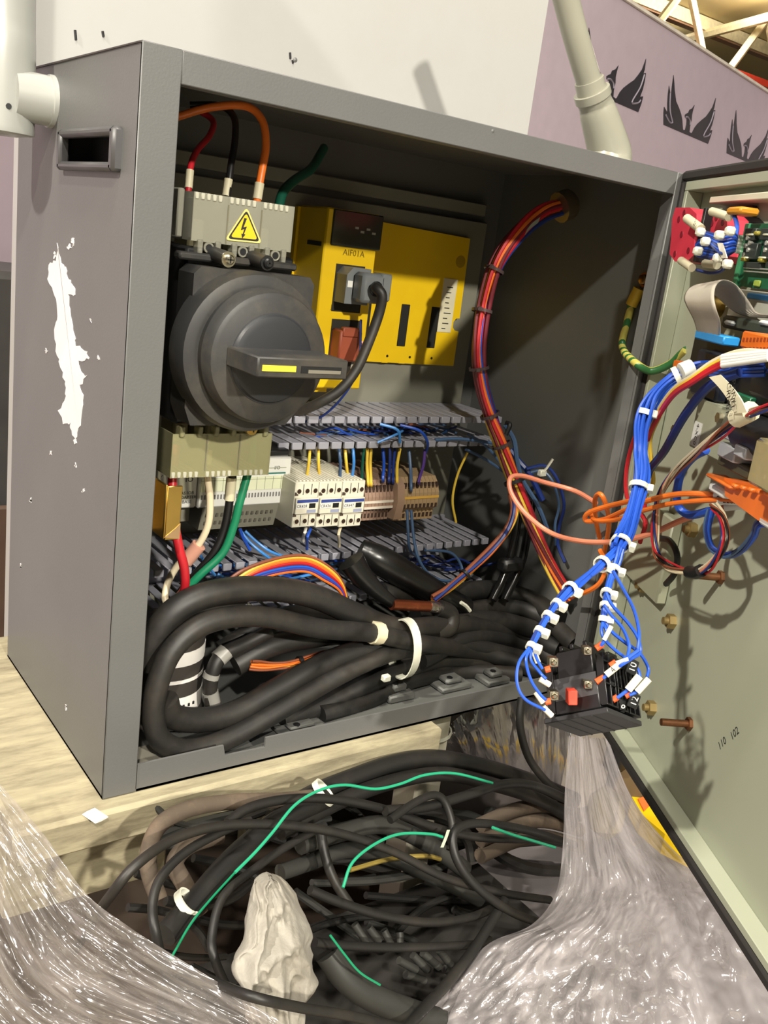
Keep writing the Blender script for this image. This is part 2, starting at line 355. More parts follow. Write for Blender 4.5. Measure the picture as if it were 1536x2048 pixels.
B().box(-0.09, 0.54, 1.53, 1.55, -0.55, -0.03, 0.01).build('access_panel', mat('rust_machine', (86, 66, 54), 0.5), mb)
# conduit elbow at the left
CON = mat('conduit_grey', (158, 159, 154), 0.3, var=0.04)
le = T('conduit_elbow', (0, 0.35, 0.95), 'thick pale grey conduit elbow screwed into the left side of the control box', 'conduit')
B().lathe((0.0, 0.335, 0.947), (-1, 0, 0), [(0.036, -0.004), (0.036, 0.006), (0.034, 0.007), (0.034, 0.055)], 28).build('stub', CON, le)
B().tube([(-0.068, 0.36, 0.892), (-0.068, 0.36, 0.91), (-0.068, 0.362, 1.0), (-0.068, 0.37, 1.1), (-0.068, 0.38, 1.6)], lambda t: 0.05 if t > 0.14 else 0.05*(0.55+0.45*math.sin(t/0.14*math.pi/2)), 28, 6).build('pipe', CON, le)
q = U(28, 213, 0.30); B().cyl((-0.066, 0.3095, q.z), (-0.066, 0.314, q.z), 0.004, 10).build('screw_hole', BLK, le)
# conduit on top right
CON2 = mat('conduit_beige', (148, 146, 132), 0.28, var=0.05)
cy = 0.15
rc = T('conduit_riser', U(1215, 315, cy), 'beige conduit with a flared boot rising from the top right of the control box', 'conduit')
bx = U(1220, 300, cy)
B().box(bx.x-0.047, bx.x+0.042, cy-0.045, cy+0.045, 1.0, 1.018, 0.006).build('boot_flange', CON2, rc)
B().tube([(bx.x, cy, 1.016), (bx.x-0.004, cy, 1.035), U(1196, 225, cy), U(1188, 200, cy), U(1183, 182, cy)], lambda t: 0.046-0.016*min(1, t*1.6)+(0.003 if t > 0.75 else 0), 24).build('boot', CON2, rc)
B().tube([U(1186, 190, cy), U(1165, 120, cy), U(1148, 60, cy), U(1130, -10, cy), U(1105, -110, cy)], 0.0225, 20).build('pipe', CON2, rc)
a, b = U(1184, 186, cy), U(1178, 160, cy); B().cyl(a, b, 0.0265, 20).build('collar', CON2, rc)
# ================================================================== CONTROL BOX
t = 0.004
cb = T('control_box', (0, 0, 0), 'open grey steel control box with its wiring exposed', 'electrical box')
HY0, HY1, HZ0, HZ1 = 0.052, 0.268, 0.858, 0.903
B().box(0, t, 0, BD, 0, HZ0).box(0, t, 0, BD, HZ1, 1).box(0, t, 0, HY0, HZ0, HZ1).box(0, t, HY1, BD, HZ0, HZ1).build('side_panel', GREY, cb)
B().box(BW-t, BW, 0, BD, 0, 1).build('side_panel', GREYIN, cb)
B().box(0, BW, 0, BD, 1-t, 1, 0.0015).build('top_panel', GREY, cb)
B().box(t, BW-t, BD-t, BD, t, 1-t).build('back_panel', GREYIN, cb)
B().box(0, BW, 0, BD, 0, t).build('bottom_panel', GREYIN, cb)
B().box(0, 0.05, -0.001, t, 0, 1, 0.0012).box(0.046, 0.05, t, 0.025, 0.045, 0.962).build('front_stile', GREY, cb)
B().box(0.985, BW, -0.001, t, 0, 1, 0.0012).box(0.985, 0.989, t, 0.025, 0.045, 0.962).build('front_stile', GREY, cb)
B().box(0.05, 0.985, -0.001, t, 0.962, 1, 0.0012).box(0.05, 0.985, t, 0.02, 0.962, 0.966).build('top_rail', GREY, cb)
B().prism([(0.0505, 0, 0), (0.985, 0, 0), (0.985, 0, 0.036), (0.262, 0, 0.041), (0.262, 0, 0.024), (0.192, 0, 0.026), (0.188, 0, 0.044), (0.0505, 0, 0.044)], (0, t, 0)).build('bottom_lip', GREY, cb, smooth=False)
B().prism([UX(u, v, 0) for u, v in ((62, 137), (284, 81), (284, 84), (62, 140))], (-0.002, 0, 0)).build('edge_seam', mat('seam_dark', (64, 58, 56), 0.6), cb)
# recessed grip in the left side
gp = B().box(-0.012, t, HY0-0.004, HY0+0.012, HZ0-0.004, HZ1+0.004, 0.004).box(-0.012, t, HY1-0.012, HY1+0.004, HZ0-0.004, HZ1+0.004, 0.004).box(-0.012, t, HY0, HY1, HZ0-0.004, HZ0+0.007, 0.004).box(-0.012, t, HY0, HY1, HZ1-0.007, HZ1+0.004, 0.004).build('recessed_grip', mat('grip_grey', (74, 73, 74), 0.4), cb)
B().box(0.035, 0.038, HY0, HY1, HZ0-0.01, HZ1).box(0, 0.036, HY0-0.003, HY0, HZ0-0.01, HZ1).box(0, 0.036, HY1, HY1+0.003, HZ0-0.01, HZ1).box(0, 0.036, HY0, HY1, HZ1, HZ1+0.003).prism([(0, HY0, HZ0+0.004), (0.036, HY0, HZ0-0.01), (0.036, HY0, HZ0-0.013), (0, HY0, HZ0)], (0, HY1-HY0, 0)).build('pocket', mat('grip_dark', (40, 40, 40), 0.3), gp)
# bare patches where the paint is scraped off
SCR = mat('scraped_white', (222, 220, 218), 0.6, var=0.06)
def scrape(poly):
    P = []
    for i in range(len(poly)):
        a, b = Vector((*poly[i], 0)), Vector((*poly[(i+1) % len(poly)], 0))
        for k in range(4):
            q = a.lerp(b, k/4); P.append(UX(q.x+random.uniform(-2.2, 2.2), q.y+random.uniform(-3, 3), 0))
    B().prism(P, (-0.0006, 0, 0)).build('paint_scrape', SCR, cb, smooth=False)
scrape([(96, 560), (100, 530), (112, 520), (116, 488), (122, 525), (132, 535), (137, 560), (148, 570), (150, 590), (136, 586), (142, 620), (148, 660), (152, 690), (175, 705), (178, 718), (158, 722), (163, 745), (175, 752), (160, 770), (168, 800), (160, 850), (152, 880), (146, 870), (140, 845), (128, 850), (118, 820), (130, 800), (132, 770), (122, 735), (112, 700), (110, 660), (116, 630), (112, 590)])
for (u, v, w, h) in ((144, 480, 3, 12), (136, 492, 4, 8), (108, 508, 3, 8), (148, 882, 4, 6), (92, 700, 2, 5), (196, 715, 2, 4), (150, 930, 2, 5), (60, 1000, 2, 6), (165, 980, 2, 4), (40, 1130, 2, 5), (180, 640, 2, 3), (100, 905, 2, 4), (128, 1490, 2, 5), (130, 1413, 2, 7)):
    scrape([(u, v), (u+w, v-h/2), (u+w*1.5, v+h/2), (u+w/2, v+h)])
# screws in the frame, gland hole and weld studs inside
for (u, v) in ((590, 120), (985, 262)): q = U(u, v, 0); B().lathe((q.x, 0, q.z), (0, -1, 0), [(0.003, 0), (0.003, 0.001), (0.001, 0.002)], 10).build('rivet', GREY, cb)
# mounting plate
mp = B().box(0.03, 0.985, 0.482, 0.49, 0.03, 0.888, 0.002).build('mounting_plate', PLATE, cb)
B().box(0.05, 0.97, 0.476, 0.484, 0.900, 0.925, 0.002).build('plate_rail', PLATE, cb)
# floor plates inside the box
for (u, v, w, d, h) in ((600, 1450, 0.09, 0.035, 0.012), (790, 1385, 0.06, 0.05, 0.03), (900, 1365, 0.075, 0.05, 0.022), (985, 1355, 0.06, 0.045, 0.025)):
    q = UZ(u, v, 0.012); f = B().box(q.x-w/2, q.x+w/2, q.y-d/2, q.y+d/2, t, t+h*0.5, 0.003).box(q.x-w*0.28, q.x+w*0.28, q.y-d*0.3, q.y+d*0.3, t+h*0.5, t+h, 0.004).build('cover_plate', GREYIN, cb)
    B().cyl((q.x-w*0.1, q.y-d*0.1, t+h), (q.x-w*0.1, q.y-d*0.1, t+h+0.0015), 0.006, 8).build('knockout', BLK, f)
B().prism([(0.052, 0.006, t), (0.16, 0.006, t), (0.115, 0.09, t), (0.052, 0.09, t)], (0, 0, 0.012)).build('corner_plate', mat('light_corner', (140, 136, 124), 0.5), cb)
# ================================================================== SHELF UNDER THE BOX
WOOD = mat('dusty_board', (158, 149, 122), 0.8, var=0.2, vs_=30, bump=0.4, bs=60, dust=(108, 98, 78), dscale=26, damt=0.75)
wt_ = WOOD.node_tree; mg = wt_.nodes.new('ShaderNodeMapping'); mg.inputs['Scale'].default_value = (0.35, 1.6, 1.6); tg_ = wt_.nodes.new('ShaderNodeTexCoord'); wt_.links.new(tg_.outputs['Object'], mg.inputs['Vector'])
for nd in [n for n in wt_.nodes if n.type == 'TEX_NOISE']: wt_.links.new(mg.outputs['Vector'], nd.inputs['Vector'])
sh = T('shelf_board', (0.25, 0.2, -0.06), 'dusty beige wooden board the control box rests on', 'board')
B().box(-0.13, 0.612, -0.03, 0.6, -0.058, -0.001, 0.006).build('board', WOOD, sh)
B().box(-0.12, 0.13, 0.05, 0.08, -0.2, -0.0585, 0.003).build('apron', WOOD, sh)
for x in (-0.11, 0.5): B().box(x, x+0.05, 0.42, 0.47, -0.519, -0.0585, 0.003).build('leg', WOOD, sh)
B().tube([UZ(u, v, 0.0008) for u, v in ((178, 1622), (190, 1630), (205, 1640))], 0.012, 5, flat=0.12).build('tape_scrap', mat('tape', (220, 216, 208), 0.2), sh)
wp = T('support_post', U(862, 1480, 0.05), 'off-white post behind the end of the wooden board', 'post')
a = U(862, 1470, 0.05); B().box(a.x-0.034, a.x+0.03, 0.03, 0.1, -0.519, -0.02, 0.005).build('post', mat('post_white', (206, 200, 180), 0.5), wp)
B().ring((a.x, 0.065, U(862, 1478, 0.03).z), (0, 0, 1), 0.046, 0.006, 0.003, 20).build('strap', TIEW, wp)
a = UZ(1480, 1440, -0.2)
B().box(-0.35, 1.35, -0.6, 0.5, -0.62, -0.52, 0.01).build('pallet_deck', mat('pallet_shaded', (58, 46, 36), 0.8), None, 'wooden pallet deck beneath the tangled cables, coloured dark as shade in their gaps', 'pallet')  # deck colour kept dark so gaps between the cables read as shade
# ================================================================== ROTARY MAIN SWITCH
def yrect(u0, v0, u1, v1, y):
    um, vm = (u0+u1)/2, (v0+v1)/2; return U(u0, vm, y).x, U(u1, vm, y).x, U(um, v1, y).z, U(um, v0, y).z
sw = T('rotary_main_switch', (0.19, 0.1, 0.53), 'large black rotary main switch with a bar handle and clear terminal covers', 'switch')
B().box(0.118, 0.29, 0.105, 0.30, 0.525, 0.775, 0.004).box(0.125, 0.285, 0.30, 0.48, 0.56, 0.74).build('body', BLK, sw)
bp = B().prism([(0.108, 0.052, 0.56), (0.118, 0.052, 0.535), (0.27, 0.052, 0.535), (0.292, 0.052, 0.56), (0.296, 0.052, 0.742), (0.288, 0.052, 0.752), (0.118, 0.052, 0.752), (0.108, 0.052, 0.742)], (0, 0.05, 0)).build('bezel', DKG, sw)
B().box(0.10, 0.285, 0.085, 0.106, 0.757, 0.768, 0.003).build('bezel_lip', DKG, sw)
ctr = Vector((0.195, 0.055, 0.642))
B().lathe(ctr, (0, -1, 0), [(0.112, -0.006), (0.112, 0.02), (0.108, 0.032), (0.096, 0.036), (0.092, 0.036)], 56).build('dial_base', DKG, sw)
B().lathe(ctr+Vector((0.003, 0, 0)), (0, -1, 0), [(0.092, 0.03), (0.092, 0.058), (0.088, 0.068), (0.082, 0.071)], 56).build('dial', DKG, sw)
kn = B().lathe(ctr+Vector((0.004, 0, 0)), (0, -1, 0), [(0.062, 0.066), (0.062, 0.0722), (0.0605, 0.0725), (0.058, 0.0765), (0.05, 0.0785)], 48).build('knob_disc', mat('knob_grey', (40, 41, 44), 0.45), sw)
hd = B().box(0.131, 0.2665, -0.103, -0.016, 0.631, 0.657, 0.002).build('handle', DKG, sw)
B().box(0.1375, 0.186, -0.1045, -0.102, 0.6395, 0.647).build('index_mark', mat('index_yellow', (226, 212, 60), 0.5), hd)
B().box(0.194, 0.256, -0.1038, -0.102, 0.6385, 0.6475).build('slot', mat('slot_black', (12, 12, 12), 0.6), hd)
B().box(0.205, 0.255, -0.1042, -0.1036, 0.6385, 0.643).build('latch', mat('latch_grey', (120, 116, 104), 0.4), hd)
# clear covers
CLR = clear('clear_cover', (214, 212, 194), 0.30, 0.12)
CLR2 = clear('clear_cover_aged', (206, 202, 156), 0.34, 0.15)
RIBM = clear('rib_clear', (236, 234, 214), 0.6, 0.1)
def cover(name, z0, z1, x0, x1, ya, yb, m, up):
    w = 0.002
    b = B().box(x0, x1, ya, ya+w, z0, z1).box(x0, x0+w, ya+w, yb, z0, z1).box(x1-w, x1, ya+w, yb, z0, z1)
    for k in (1, 2): xx = x0+(x1-x0)*k/3; b.box(xx-0.0008, xx+0.0008, ya+w, yb, z0, z1)
    o = b.build(name, m, sw)
    zt = z1 if up else z0
    for k in range(18):                                        # comb of slotted ribs along the outer edge
        xx = x0+(x1-x0)*(k+0.5)/18
        if k % 6 == 5: continue
        B().box(xx-0.0028, xx+0.0028, ya-0.0015, yb, zt-0.009 if up else zt, zt if up else zt+0.009, 0.001).build('rib', RIBM, o)
    return o
SEPM = mat('cover_seam', (120, 116, 96), 0.3)
c1 = cover('upper_cover', 0.783, 0.847, 0.121, 0.278, 0.098, 0.2, CLR, True)
for k in range(3):                                             # foot with three holes
    xx = 0.121+0.157*(k+0.5)/3
    B().lathe((xx, 0.098, 0.776), (0, -1, 0), [(0.0075, 0), (0.0075, 0.003), (0.0055, 0.003)], 16).build('hole_ring', CLR, c1)
    B().lathe((xx, 0.0985, 0.776), (0, -1, 0), [(0.005, 0), (0.005, 0.004)], 14).build('hole', BLK, c1)
    for s_ in (-1, 1): B().box(xx+s_*0.0135-0.004, xx+s_*0.0135+0.004, 0.093, 0.11, 0.764, 0.786, 0.0015).build('clip', CLR, c1)
for k in range(3):                                             # terminal lugs inside both covers
    xx = 0.121+0.157*(k+0.5)/3
    B().box(xx-0.012, xx+0.012, 0.14, 0.19, 0.77, 0.812, 0.003).build('terminal_lug', mat('lug_tan', (150, 144, 120), 0.5), sw)
    B().box(xx-0.014, xx+0.010, 0.14, 0.19, 0.49, 0.524, 0.003).build('terminal_lug', MATS['lug_tan'], sw)
c2 = cover('lower_cover', 0.446, 0.512, 0.114, 0.277, 0.098, 0.2, CLR2, False)
for k in range(3):
    xx = 0.114+0.163*(k+0.5)/3
    for s_ in (-1, 1): B().box(xx+s_*0.014-0.004, xx+s_*0.014+0.004, 0.093, 0.11, 0.508, 0.524, 0.0015).build('clip', CLR2, c2)
for k in (1, 2):
    for cc, xa_, xb_, za_, zb_ in ((c1, 0.121, 0.278, 0.785, 0.836), (c2, 0.114, 0.277, 0.456, 0.51)):
        xx = xa_+(xb_-xa_)*k/3; B().box(xx-0.0009, xx+0.0009, 0.0972, 0.0985, za_, zb_).build('seam', SEPM, cc)
# pressure of the clear side piece at the far left
B().box(0.108, 0.118, 0.12, 0.24, 0.785, 0.85, 0.002).build('side_cover', CLR, sw)
for (u, v, gold) in ((462, 520, 1), (540, 527, 0)):
    q = U(u, v, 0.045)
    p = B().cyl((q.x-0.002, 0.1, q.z+0.004), (q.x, 0.055, q.z), 0.0105, 16).build('post', DKG, sw)
    s1 = B().lathe((q.x, 0.055, q.z), (0, -1, 0), [(0.0105, 0), (0.0105, 0.003), (0.007, 0.003), (0.007, 0.007), (0.005, 0.009)], 16).build('screw', STEEL if gold else BLK, p)
    B().box(q.x-0.0045, q.x+0.0045, 0.0455, 0.047, q.z-0.0009, q.z+0.0009).box(q.x-0.0009, q.x+0.0009, 0.0455, 0.047, q.z-0.0045, q.z+0.0045).build('cross_slot', BLK, p)
q = U(508, 860, 0.085)
s1 = B().lathe((q.x, 0.1, q.z), (0, -1, 0), [(0.0095, 0), (0.0095, 0.009), (0.006, 0.009), (0.005, 0.014)], 16).build('screw', GOLD, sw)
B().box(q.x-0.004, q.x+0.004, 0.085, 0.0866, q.z-0.0009, q.z+0.0009).box(q.x-0.0009, q.x+0.0009, 0.085, 0.0866, q.z-0.004, q.z+0.004).build('cross_slot', BLK, s1)
# warning triangle
def tri(sc, y): 
    c = U(488, 458, 0.0965); P = []
    for (u, v) in ((494, 414), (524, 487), (450, 480)):
        q = U(u, v, 0.0965); P.append(c+(q-c)*sc)
    R = []
    for i in range(3):
        a, b, d = P[i-1], P[i], P[(i+1) % 3]
        for k in range(5): tt = k/4; R.append((b+(a-b)*0.12)*(1-tt)**2+b*2*tt*(1-tt)+(b+(d-b)*0.12)*tt*tt)
    return [(q.x, y, q.z) for q in R]
SY = mat('sign_yellow', (246, 200, 40), 0.4, var=0.02)
wt = B().prism(tri(1.0, 0.0966), (0, 0.0012, 0)).build('warning_sign', mat('sign_edge', (250, 226, 130), 0.4), sw, 'yellow triangular high voltage warning sticker', smooth=False)
B().prism(tri(0.87, 0.0960), (0, 0.0006, 0)).build('border', INK, wt, smooth=False)
B().prism(tri(0.73, 0.0954), (0, 0.0006, 0)).build('field', SY, wt, smooth=False)
B().prism([tuple(U(u, v, 0.0948)) for u, v in ((489, 436), (494, 437), (487, 455), (494, 453), (488, 468), (491, 469), (484.5, 477), (483, 467), (485.5, 468), (489, 458), (482, 460))], (0, 0.0006, 0)).build('bolt_symbol', INK, wt, smooth=False)
# ================================================================== SUPPLY WIRES
CREAMS = mat('sleeve_cream', (206, 198, 168), 0.5)
def feed(name, pts, w, m, label, sl=None, group=None):
    P = [U(u, v, y) for u, v, y in pts]; r = wpx(P[1], w)/2
    o = T(name, P[0], label, 'wire', group); B().tube(P, r, 10).build('insulation', wmat(m), o)
    if sl:
        a, b = (U(*q) for q in sl); sleeve(o, a, b, r*1.25, CREAMS)
    return o
feed('supply_wire', [(372, 420, .16), (378, 370, .16), (382, 330, .17), (395, 300, .19), (420, 270, .22), (425, 240, .25), (385, 215, .27)], 13, 'red', 'short red supply wire entering the clear cover at its left end', ((377, 376, .16), (380, 340, .165)))
feed('supply_wire', [(452, 420, .15), (456, 380, .15), (462, 330, .16), (470, 280, .18), (468, 235, .2), (440, 212, .22), (380, 210, .24)], 14, 'black', 'black supply wire bending up from the middle of the clear cover', ((452, 392, .15), (457, 358, .153)))
feed('supply_wire', [(512, 420, .14), (516, 385, .14), (524, 340, .145), (532, 290, .155), (524, 240, .17), (490, 212, .19), (420, 215, .22), (350, 235, .24)], 16, 'orange', 'bright orange supply wire arching over the clear cover', ((514, 398, .14), (519, 366, .142)))
feed('supply_wire', [(555, 425, .2), (566, 385, .22), (590, 360, .25), (622, 338, .3), (640, 310, .34), (648, 296, .36)], 20, 'dkgreen', 'dark green supply wire slanting back behind the clear cover')
feed('load_wire', [(352, 890, .15), (346, 940, .14), (345, 985, .13), (350, 1050, .11), (358, 1095, .1), (369, 1140, .1), (368, 1180, .11), (345, 1205, .14)], 19, 'red', 'red load wire passing behind the gold bracket to the lower duct')
feed('load_wire', [(418, 900, .15), (415, 950, .14), (420, 1000, .14), (416, 1050, .14), (395, 1092, .15), (360, 1125, .17), (338, 1160, .17), (330, 1195, .16), (338, 1212, .15)], 15, 'cream', 'cream load wire curling down below the lower clear cover', None)
feed('load_wire', [(470, 900, .16), (465, 950, .15), (458, 1010, .15), (448, 1060, .15), (428, 1105, .15), (390, 1150, .16), (360, 1185, .17)], 17, 'black', 'black load wire running beside the green one to the lower duct', ((463, 955, .15), (459, 1000, .15)))
feed('load_wire', [(508, 870, .15), (503, 920, .145), (492, 960, .14), (478, 1010, .135), (468, 1050, .135), (446, 1105, .135), (400, 1150, .14), (362, 1188, .15)], 17, 'green', 'bright green load wire sweeping down below the lower clear cover')
a, b = U(398, 1090, .148), U(372, 1122, .16)
sleeve(None, a, b, 0.012, mat('pink_sleeve', (206, 150, 130), 0.5), 'heat_shrink_sleeve'); tag(bpy.data.objects['heat_shrink_sleeve'], 'pinkish heat shrink sleeve on the cream load wire', 'sleeve')
# gold bracket
gb = T('gold_bracket', (0.09, 0.06, 0.36), 'gold passivated metal bracket just inside the left frame', 'bracket')
B().box(0.094, 0.117, 0.058, 0.061, 0.365, 0.446, 0.0012).box(0.091, 0.095, 0.058, 0.11, 0.367, 0.448, 0.0015).box(0.052, 0.092, 0.107, 0.11, 0.367, 0.448).build('plate', GOLD, gb)
B().prism([(0.0935, 0.0572, 0.37), (0.117, 0.0572, 0.366), (0.117, 0.0572, 0.39), (0.11, 0.0572, 0.383)], (0, 0.0008, 0)).build('pink_stain', mat('pinkish_zinc', (206, 170, 130), 0.35, 0.8), gb)
# ================================================================== YELLOW CONTROL UNIT
yu = T('yellow_control_unit', (0.7, 0.45, 0.55), 'yellow control unit with a tall face strip and slotted base plate', 'control unit')
X0, X1, YF = 0.505, 0.622, 0.372
sx = [0.731, 0.782, 0.863]
base = B().prism([(0.5, 0.47, 0.578), (0.936, 0.47, 0.575), (0.936, 0.47, 0.652), (0.925, 0.47, 0.653), (0.918, 0.47, 0.66), (0.918, 0.47, 0.672), (0.925, 0.47, 0.68), (0.934, 0.47, 0.68), (0.931, 0.47, 0.85), (0.5, 0.47, 0.862)], (0, 0.011, 0)).build('base_plate', YEL, yu, smooth=False)
for x in (0.683, 0.727, 0.782, 0.863):
    z0, z1 = 0.612, 0.7
    if x == 0.727: continue
    B().box(x-0.011, x+0.011, 0.4685, 0.472, z0, z1, 0.001).build('slot', mat('slot_dark', (16, 14, 8), 0.7), base)
for x in (0.75, 0.81, 0.87): B().cyl((x, 0.4705, 0.59), (x, 0.469, 0.59), 0.0028, 8).build('screw', BLK, base)
for x in (0.745, 0.79, 0.84): B().box(x-0.008, x+0.008, 0.4695, 0.4715, 0.5755, 0.5795).build('tab', YEL, base)
B().cyl((0.913, 0.4705, 0.8), (0.913, 0.4692, 0.8), 0.013, 16).build('boss', mat('dim_yellow', (170, 140, 20), 0.5), base)
lb = B().box(0.874, 0.912, 0.4683, 0.4705, 0.648, 0.762).build('rating_label', mat('label_paper', (206, 200, 170), 0.6), base)
for k in range(9):
    zz = 0.655+k*0.011; B().box(0.885, 0.885+random.uniform(0.008, 0.02), 0.4678, 0.4684, zz, zz+0.002).build('print_line', INK, lb)
body = B().box(X0, X1, YF, 0.472, 0.535, 0.865, 0.003).build('body', YEL, yu)
B().box(0.506, 0.556, 0.39, 0.47, 0.525, 0.537).build('body_foot', YEL, yu)
z = [U(700, v, YF).z for v in (422, 495, 530, 620, 645, 730)]
B().box(X0+0.012, X1+0.006, YF-0.004, YF+0.02, z[1], z[0]+0.0, 0.002).build('dark_window', clear('smoked_window', (56, 60, 52), 0.9, 0.12), yu)
B().box(X0-0.0008, X0+0.03, YF+0.01, YF+0.06, z[1]-0.004, z[1]+0.004).build('vent_gap', BLK, yu)
for k in range(4): B().box(X0+0.06+k*0.013, X0+0.068+k*0.013, YF-0.0048, YF-0.004, z[0]-0.03-0.006*(k % 2), z[0]-0.026-0.006*(k % 2)).build('indicator', mat('indicator_pale', (150, 150, 140), 0.5), yu)
text('AIF01A', (X0+0.066, YF-0.0006, U(715, 508, YF).z), (1, 0, 0), (0, 0, 1), 0.016, mat('unit_print', (110, 88, 10), 0.5), yu)
text('JD1B JD1A', (X0+0.055, YF-0.0006, U(700, 617, YF).z), (1, 0, 0), (0, 0, 1), 0.012, MATS['unit_print'], yu)
B().box(X0+0.03, X0+0.095, YF-0.0008, YF+0.01, U(700, 625, YF).z, z[2]).build('socket', mat('socket_dark', (30, 26, 16), 0.7), yu)
B().box(X0+0.034, X0+0.1, YF-0.0008, YF+0.01, z[5]-0.02, U(700, 640, YF).z).build('socket', MATS['socket_dark'], yu)
# grey plug with its cable
pg = T('signal_plug', (0.58, 0.34, 0.70), 'grey connector plug with a black cable in the upper socket of the yellow unit', 'connector')
PLG = mat('plug_grey', (112, 116, 118), 0.4)
x0, x1, za, zb = yrect(686, 535, 733, 608, 0.345)
B().prism([(x0, 0.335, za), (x1, 0.335, za), (x1, 0.335, zb), (x0+0.012, 0.335, zb), (x0, 0.335, zb-0.014)], (0, 0.045, 0)).build('housing', PLG, pg, smooth=False)
B().box(x0+0.014, x1+0.012, 0.30, 0.336, za+0.006, zb-0.006, 0.006).build('nose', PLG, pg)
B().box(x1+0.002, x1+0.026, 0.30, 0.335, za+0.012, zb-0.004, 0.003).build('clamp', PLG, pg)
B().box(x0+0.003, x0+0.014, 0.3345, 0.3365, za+0.03, zb-0.024).build('tag', WHT, pg)
q = U(752, 578, 0.3)
B().lathe((q.x, 0.302, q.z), (0, -1, 0), [(0.014, 0), (0.014, 0.004), (0.011, 0.006)], 16).build('cable_entry', BLK, pg)
wire('cable', [(q.x, 0.302, q.z), U(752, 576, .285), U(764, 592, .275), U(757, 630, .28), U(735, 690, .28), U(712, 740, .28), U(680, 780, .285), U(640, 805, .3), U(600, 822, .33), U(570, 835, .36)], 21, RUB, pg, seg=12)
# brown plug below, paper tag, thin wires
bpg = T('brown_plug', (0.57, 0.35, 0.6), 'reddish brown connector plug in the lower socket of the yellow unit', 'connector')
BRN = mat('plug_brown', (132, 62, 40), 0.5)
x0, x1, za, zb = yrect(672, 660, 716, 722, 0.352)
B().box(x0, x1, 0.34, 0.378, za, zb, 0.003).box(x0+0.004, x1-0.01, 0.338, 0.35, zb-0.012, zb+0.006, 0.002).box(x1-0.004, x1+0.004, 0.342, 0.37, za+0.012, zb-0.02, 0.002).build('housing', BRN, bpg)
B().box(x1+0.001, x1+0.006, 0.343, 0.36, zb-0.03, zb-0.018, 0.001).build('latch', mat('latch_pink', (214, 160, 140), 0.5), bpg)
def strip(P, w, axis, th=0.0012):
    b = B(); Q = spline(P, 6); ax = Vector(axis).normalized()*w/2
    F = frames(Q); I = []
    for q, (tt, a, c) in zip(Q, F):
        nn = tt.cross(ax).normalized()*th/2; I.append([b.p(q-ax-nn), b.p(q+ax-nn), b.p(q+ax+nn), b.p(q-ax+nn)])
    for i in range(len(I)-1):
        for k in range(4): b.f.append([I[i][k], I[i][(k+1) % 4], I[i+1][(k+1) % 4], I[i+1][k]])
    b.f.append(I[0][::-1]); b.f.append(I[-1]); return b
tg = strip([U(700, 742, .31), U(716, 738, .30), U(728, 722, .295), U(722, 700, .31)], 0.024, (0.1, 0, 1)).build('wire_tag', mat('tag_paper', (226, 220, 204), 0.6), None, 'curled white paper tag on the cable below the brown plug', 'tag')
wire('thin_wire', [U(722, 640, .33), U(720, 700, .3), U(712, 750, .29), U(680, 800, .3), U(640, 835, .33), U(600, 845, .37)], 5, 'navy', None, 'thin dark blue wire following the black plug cable down', 'wire')
# ================================================================== WIRE DUCTS
DUC = mat('duct_grey', (150, 150, 160), 0.45, var=0.04)
def finger(L_, w, th):
    # one slotted tooth of a duct, pointing to the viewer, hammer shaped tip bent down
    return B().box(-w/2, w/2, -L_, 0, 0, th, 0.001).box(-w/2, w/2, -L_-0.003, -L_+0.004, -0.011, th, 0.0012)
def duct(name, label, x0, x1, zt, zb, yt, pitch, w):
    d = T(name, ((x0+x1)/2, 0.48, zb), label, 'wire duct')
    B().box(x0, x1, 0.474, 0.481, zb-0.002, zt+0.002).build('back_web', DUC, d)
    L_ = 0.474-yt
    for zz in (zt, zb):
        me, o = finger(L_, w, 0.003).mesh('finger', DUC)
        o0 = o-tm((0, 0, 0)); k = 0; x = x0+w/2
        while x < x1:
            place('finger', me, tm((x, 0.474, zz))+o0, d); x += pitch
    return d
duct('wire_duct', 'grey slotted wire duct running below the yellow control unit', 0.425, 0.965, 0.487, 0.437, 0.33, 0.0292, 0.0225)
duct('wire_duct', 'grey slotted wire duct running below the contactors, half under the cables', 0.16, 0.98, 0.221, 0.125, 0.30, 0.0262, 0.0175)
# wires lying in the ducts
random.seed(3)
def ductwires(n, u0, u1, v0, v1, y0, y1, label, cols, group, wpx_=4.5):
    for i in range(n):
        ua = random.uniform(u0, u1); ln = random.uniform(60, 190); va = random.uniform(v0, v1)
        P = []
        for k in range(5):
            uu = ua+ln*k/4; P.append(UI(uu, va+random.uniform(-9, 9)-(uu-u0)*0.0, random.uniform(y0, y1)))
        wire('duct_wire', P, wpx_, cols[i % len(cols)], None, label[i % len(label)], 'wire', group[i % len(group)], n=4, seg=6)
ductwires(20, 585, 800, 856, 876, .36, .45, ['blue wire lying loose inside the upper duct', 'blue wire lying loose inside the upper duct', 'sky blue wire lying loose inside the upper duct', 'slate wire lying loose inside the upper duct', 'brown wire lying loose inside the upper duct'], ['blue', 'navy', 'sky', 'slate', 'brown'], ['upper duct blue wires', 'upper duct blue wires', 'upper duct sky wires', 'upper duct slate wires', 'upper duct brown wires'])
ductwires(20, 330, 640, 1122, 1160, .32, .42, ['sky blue wire lying loose inside the lower duct', 'blue wire lying loose inside the lower duct', 'slate wire lying loose inside the lower duct'], ['sky', 'blue', 'slate'], ['lower duct sky wires', 'lower duct blue wires', 'lower duct slate wires'])
ductwires(8, 740, 850, 1118, 1140, .32, .42, ['dark blue wire in the shaded right part of the lower duct'], ['navy'], ['lower duct navy wires'])
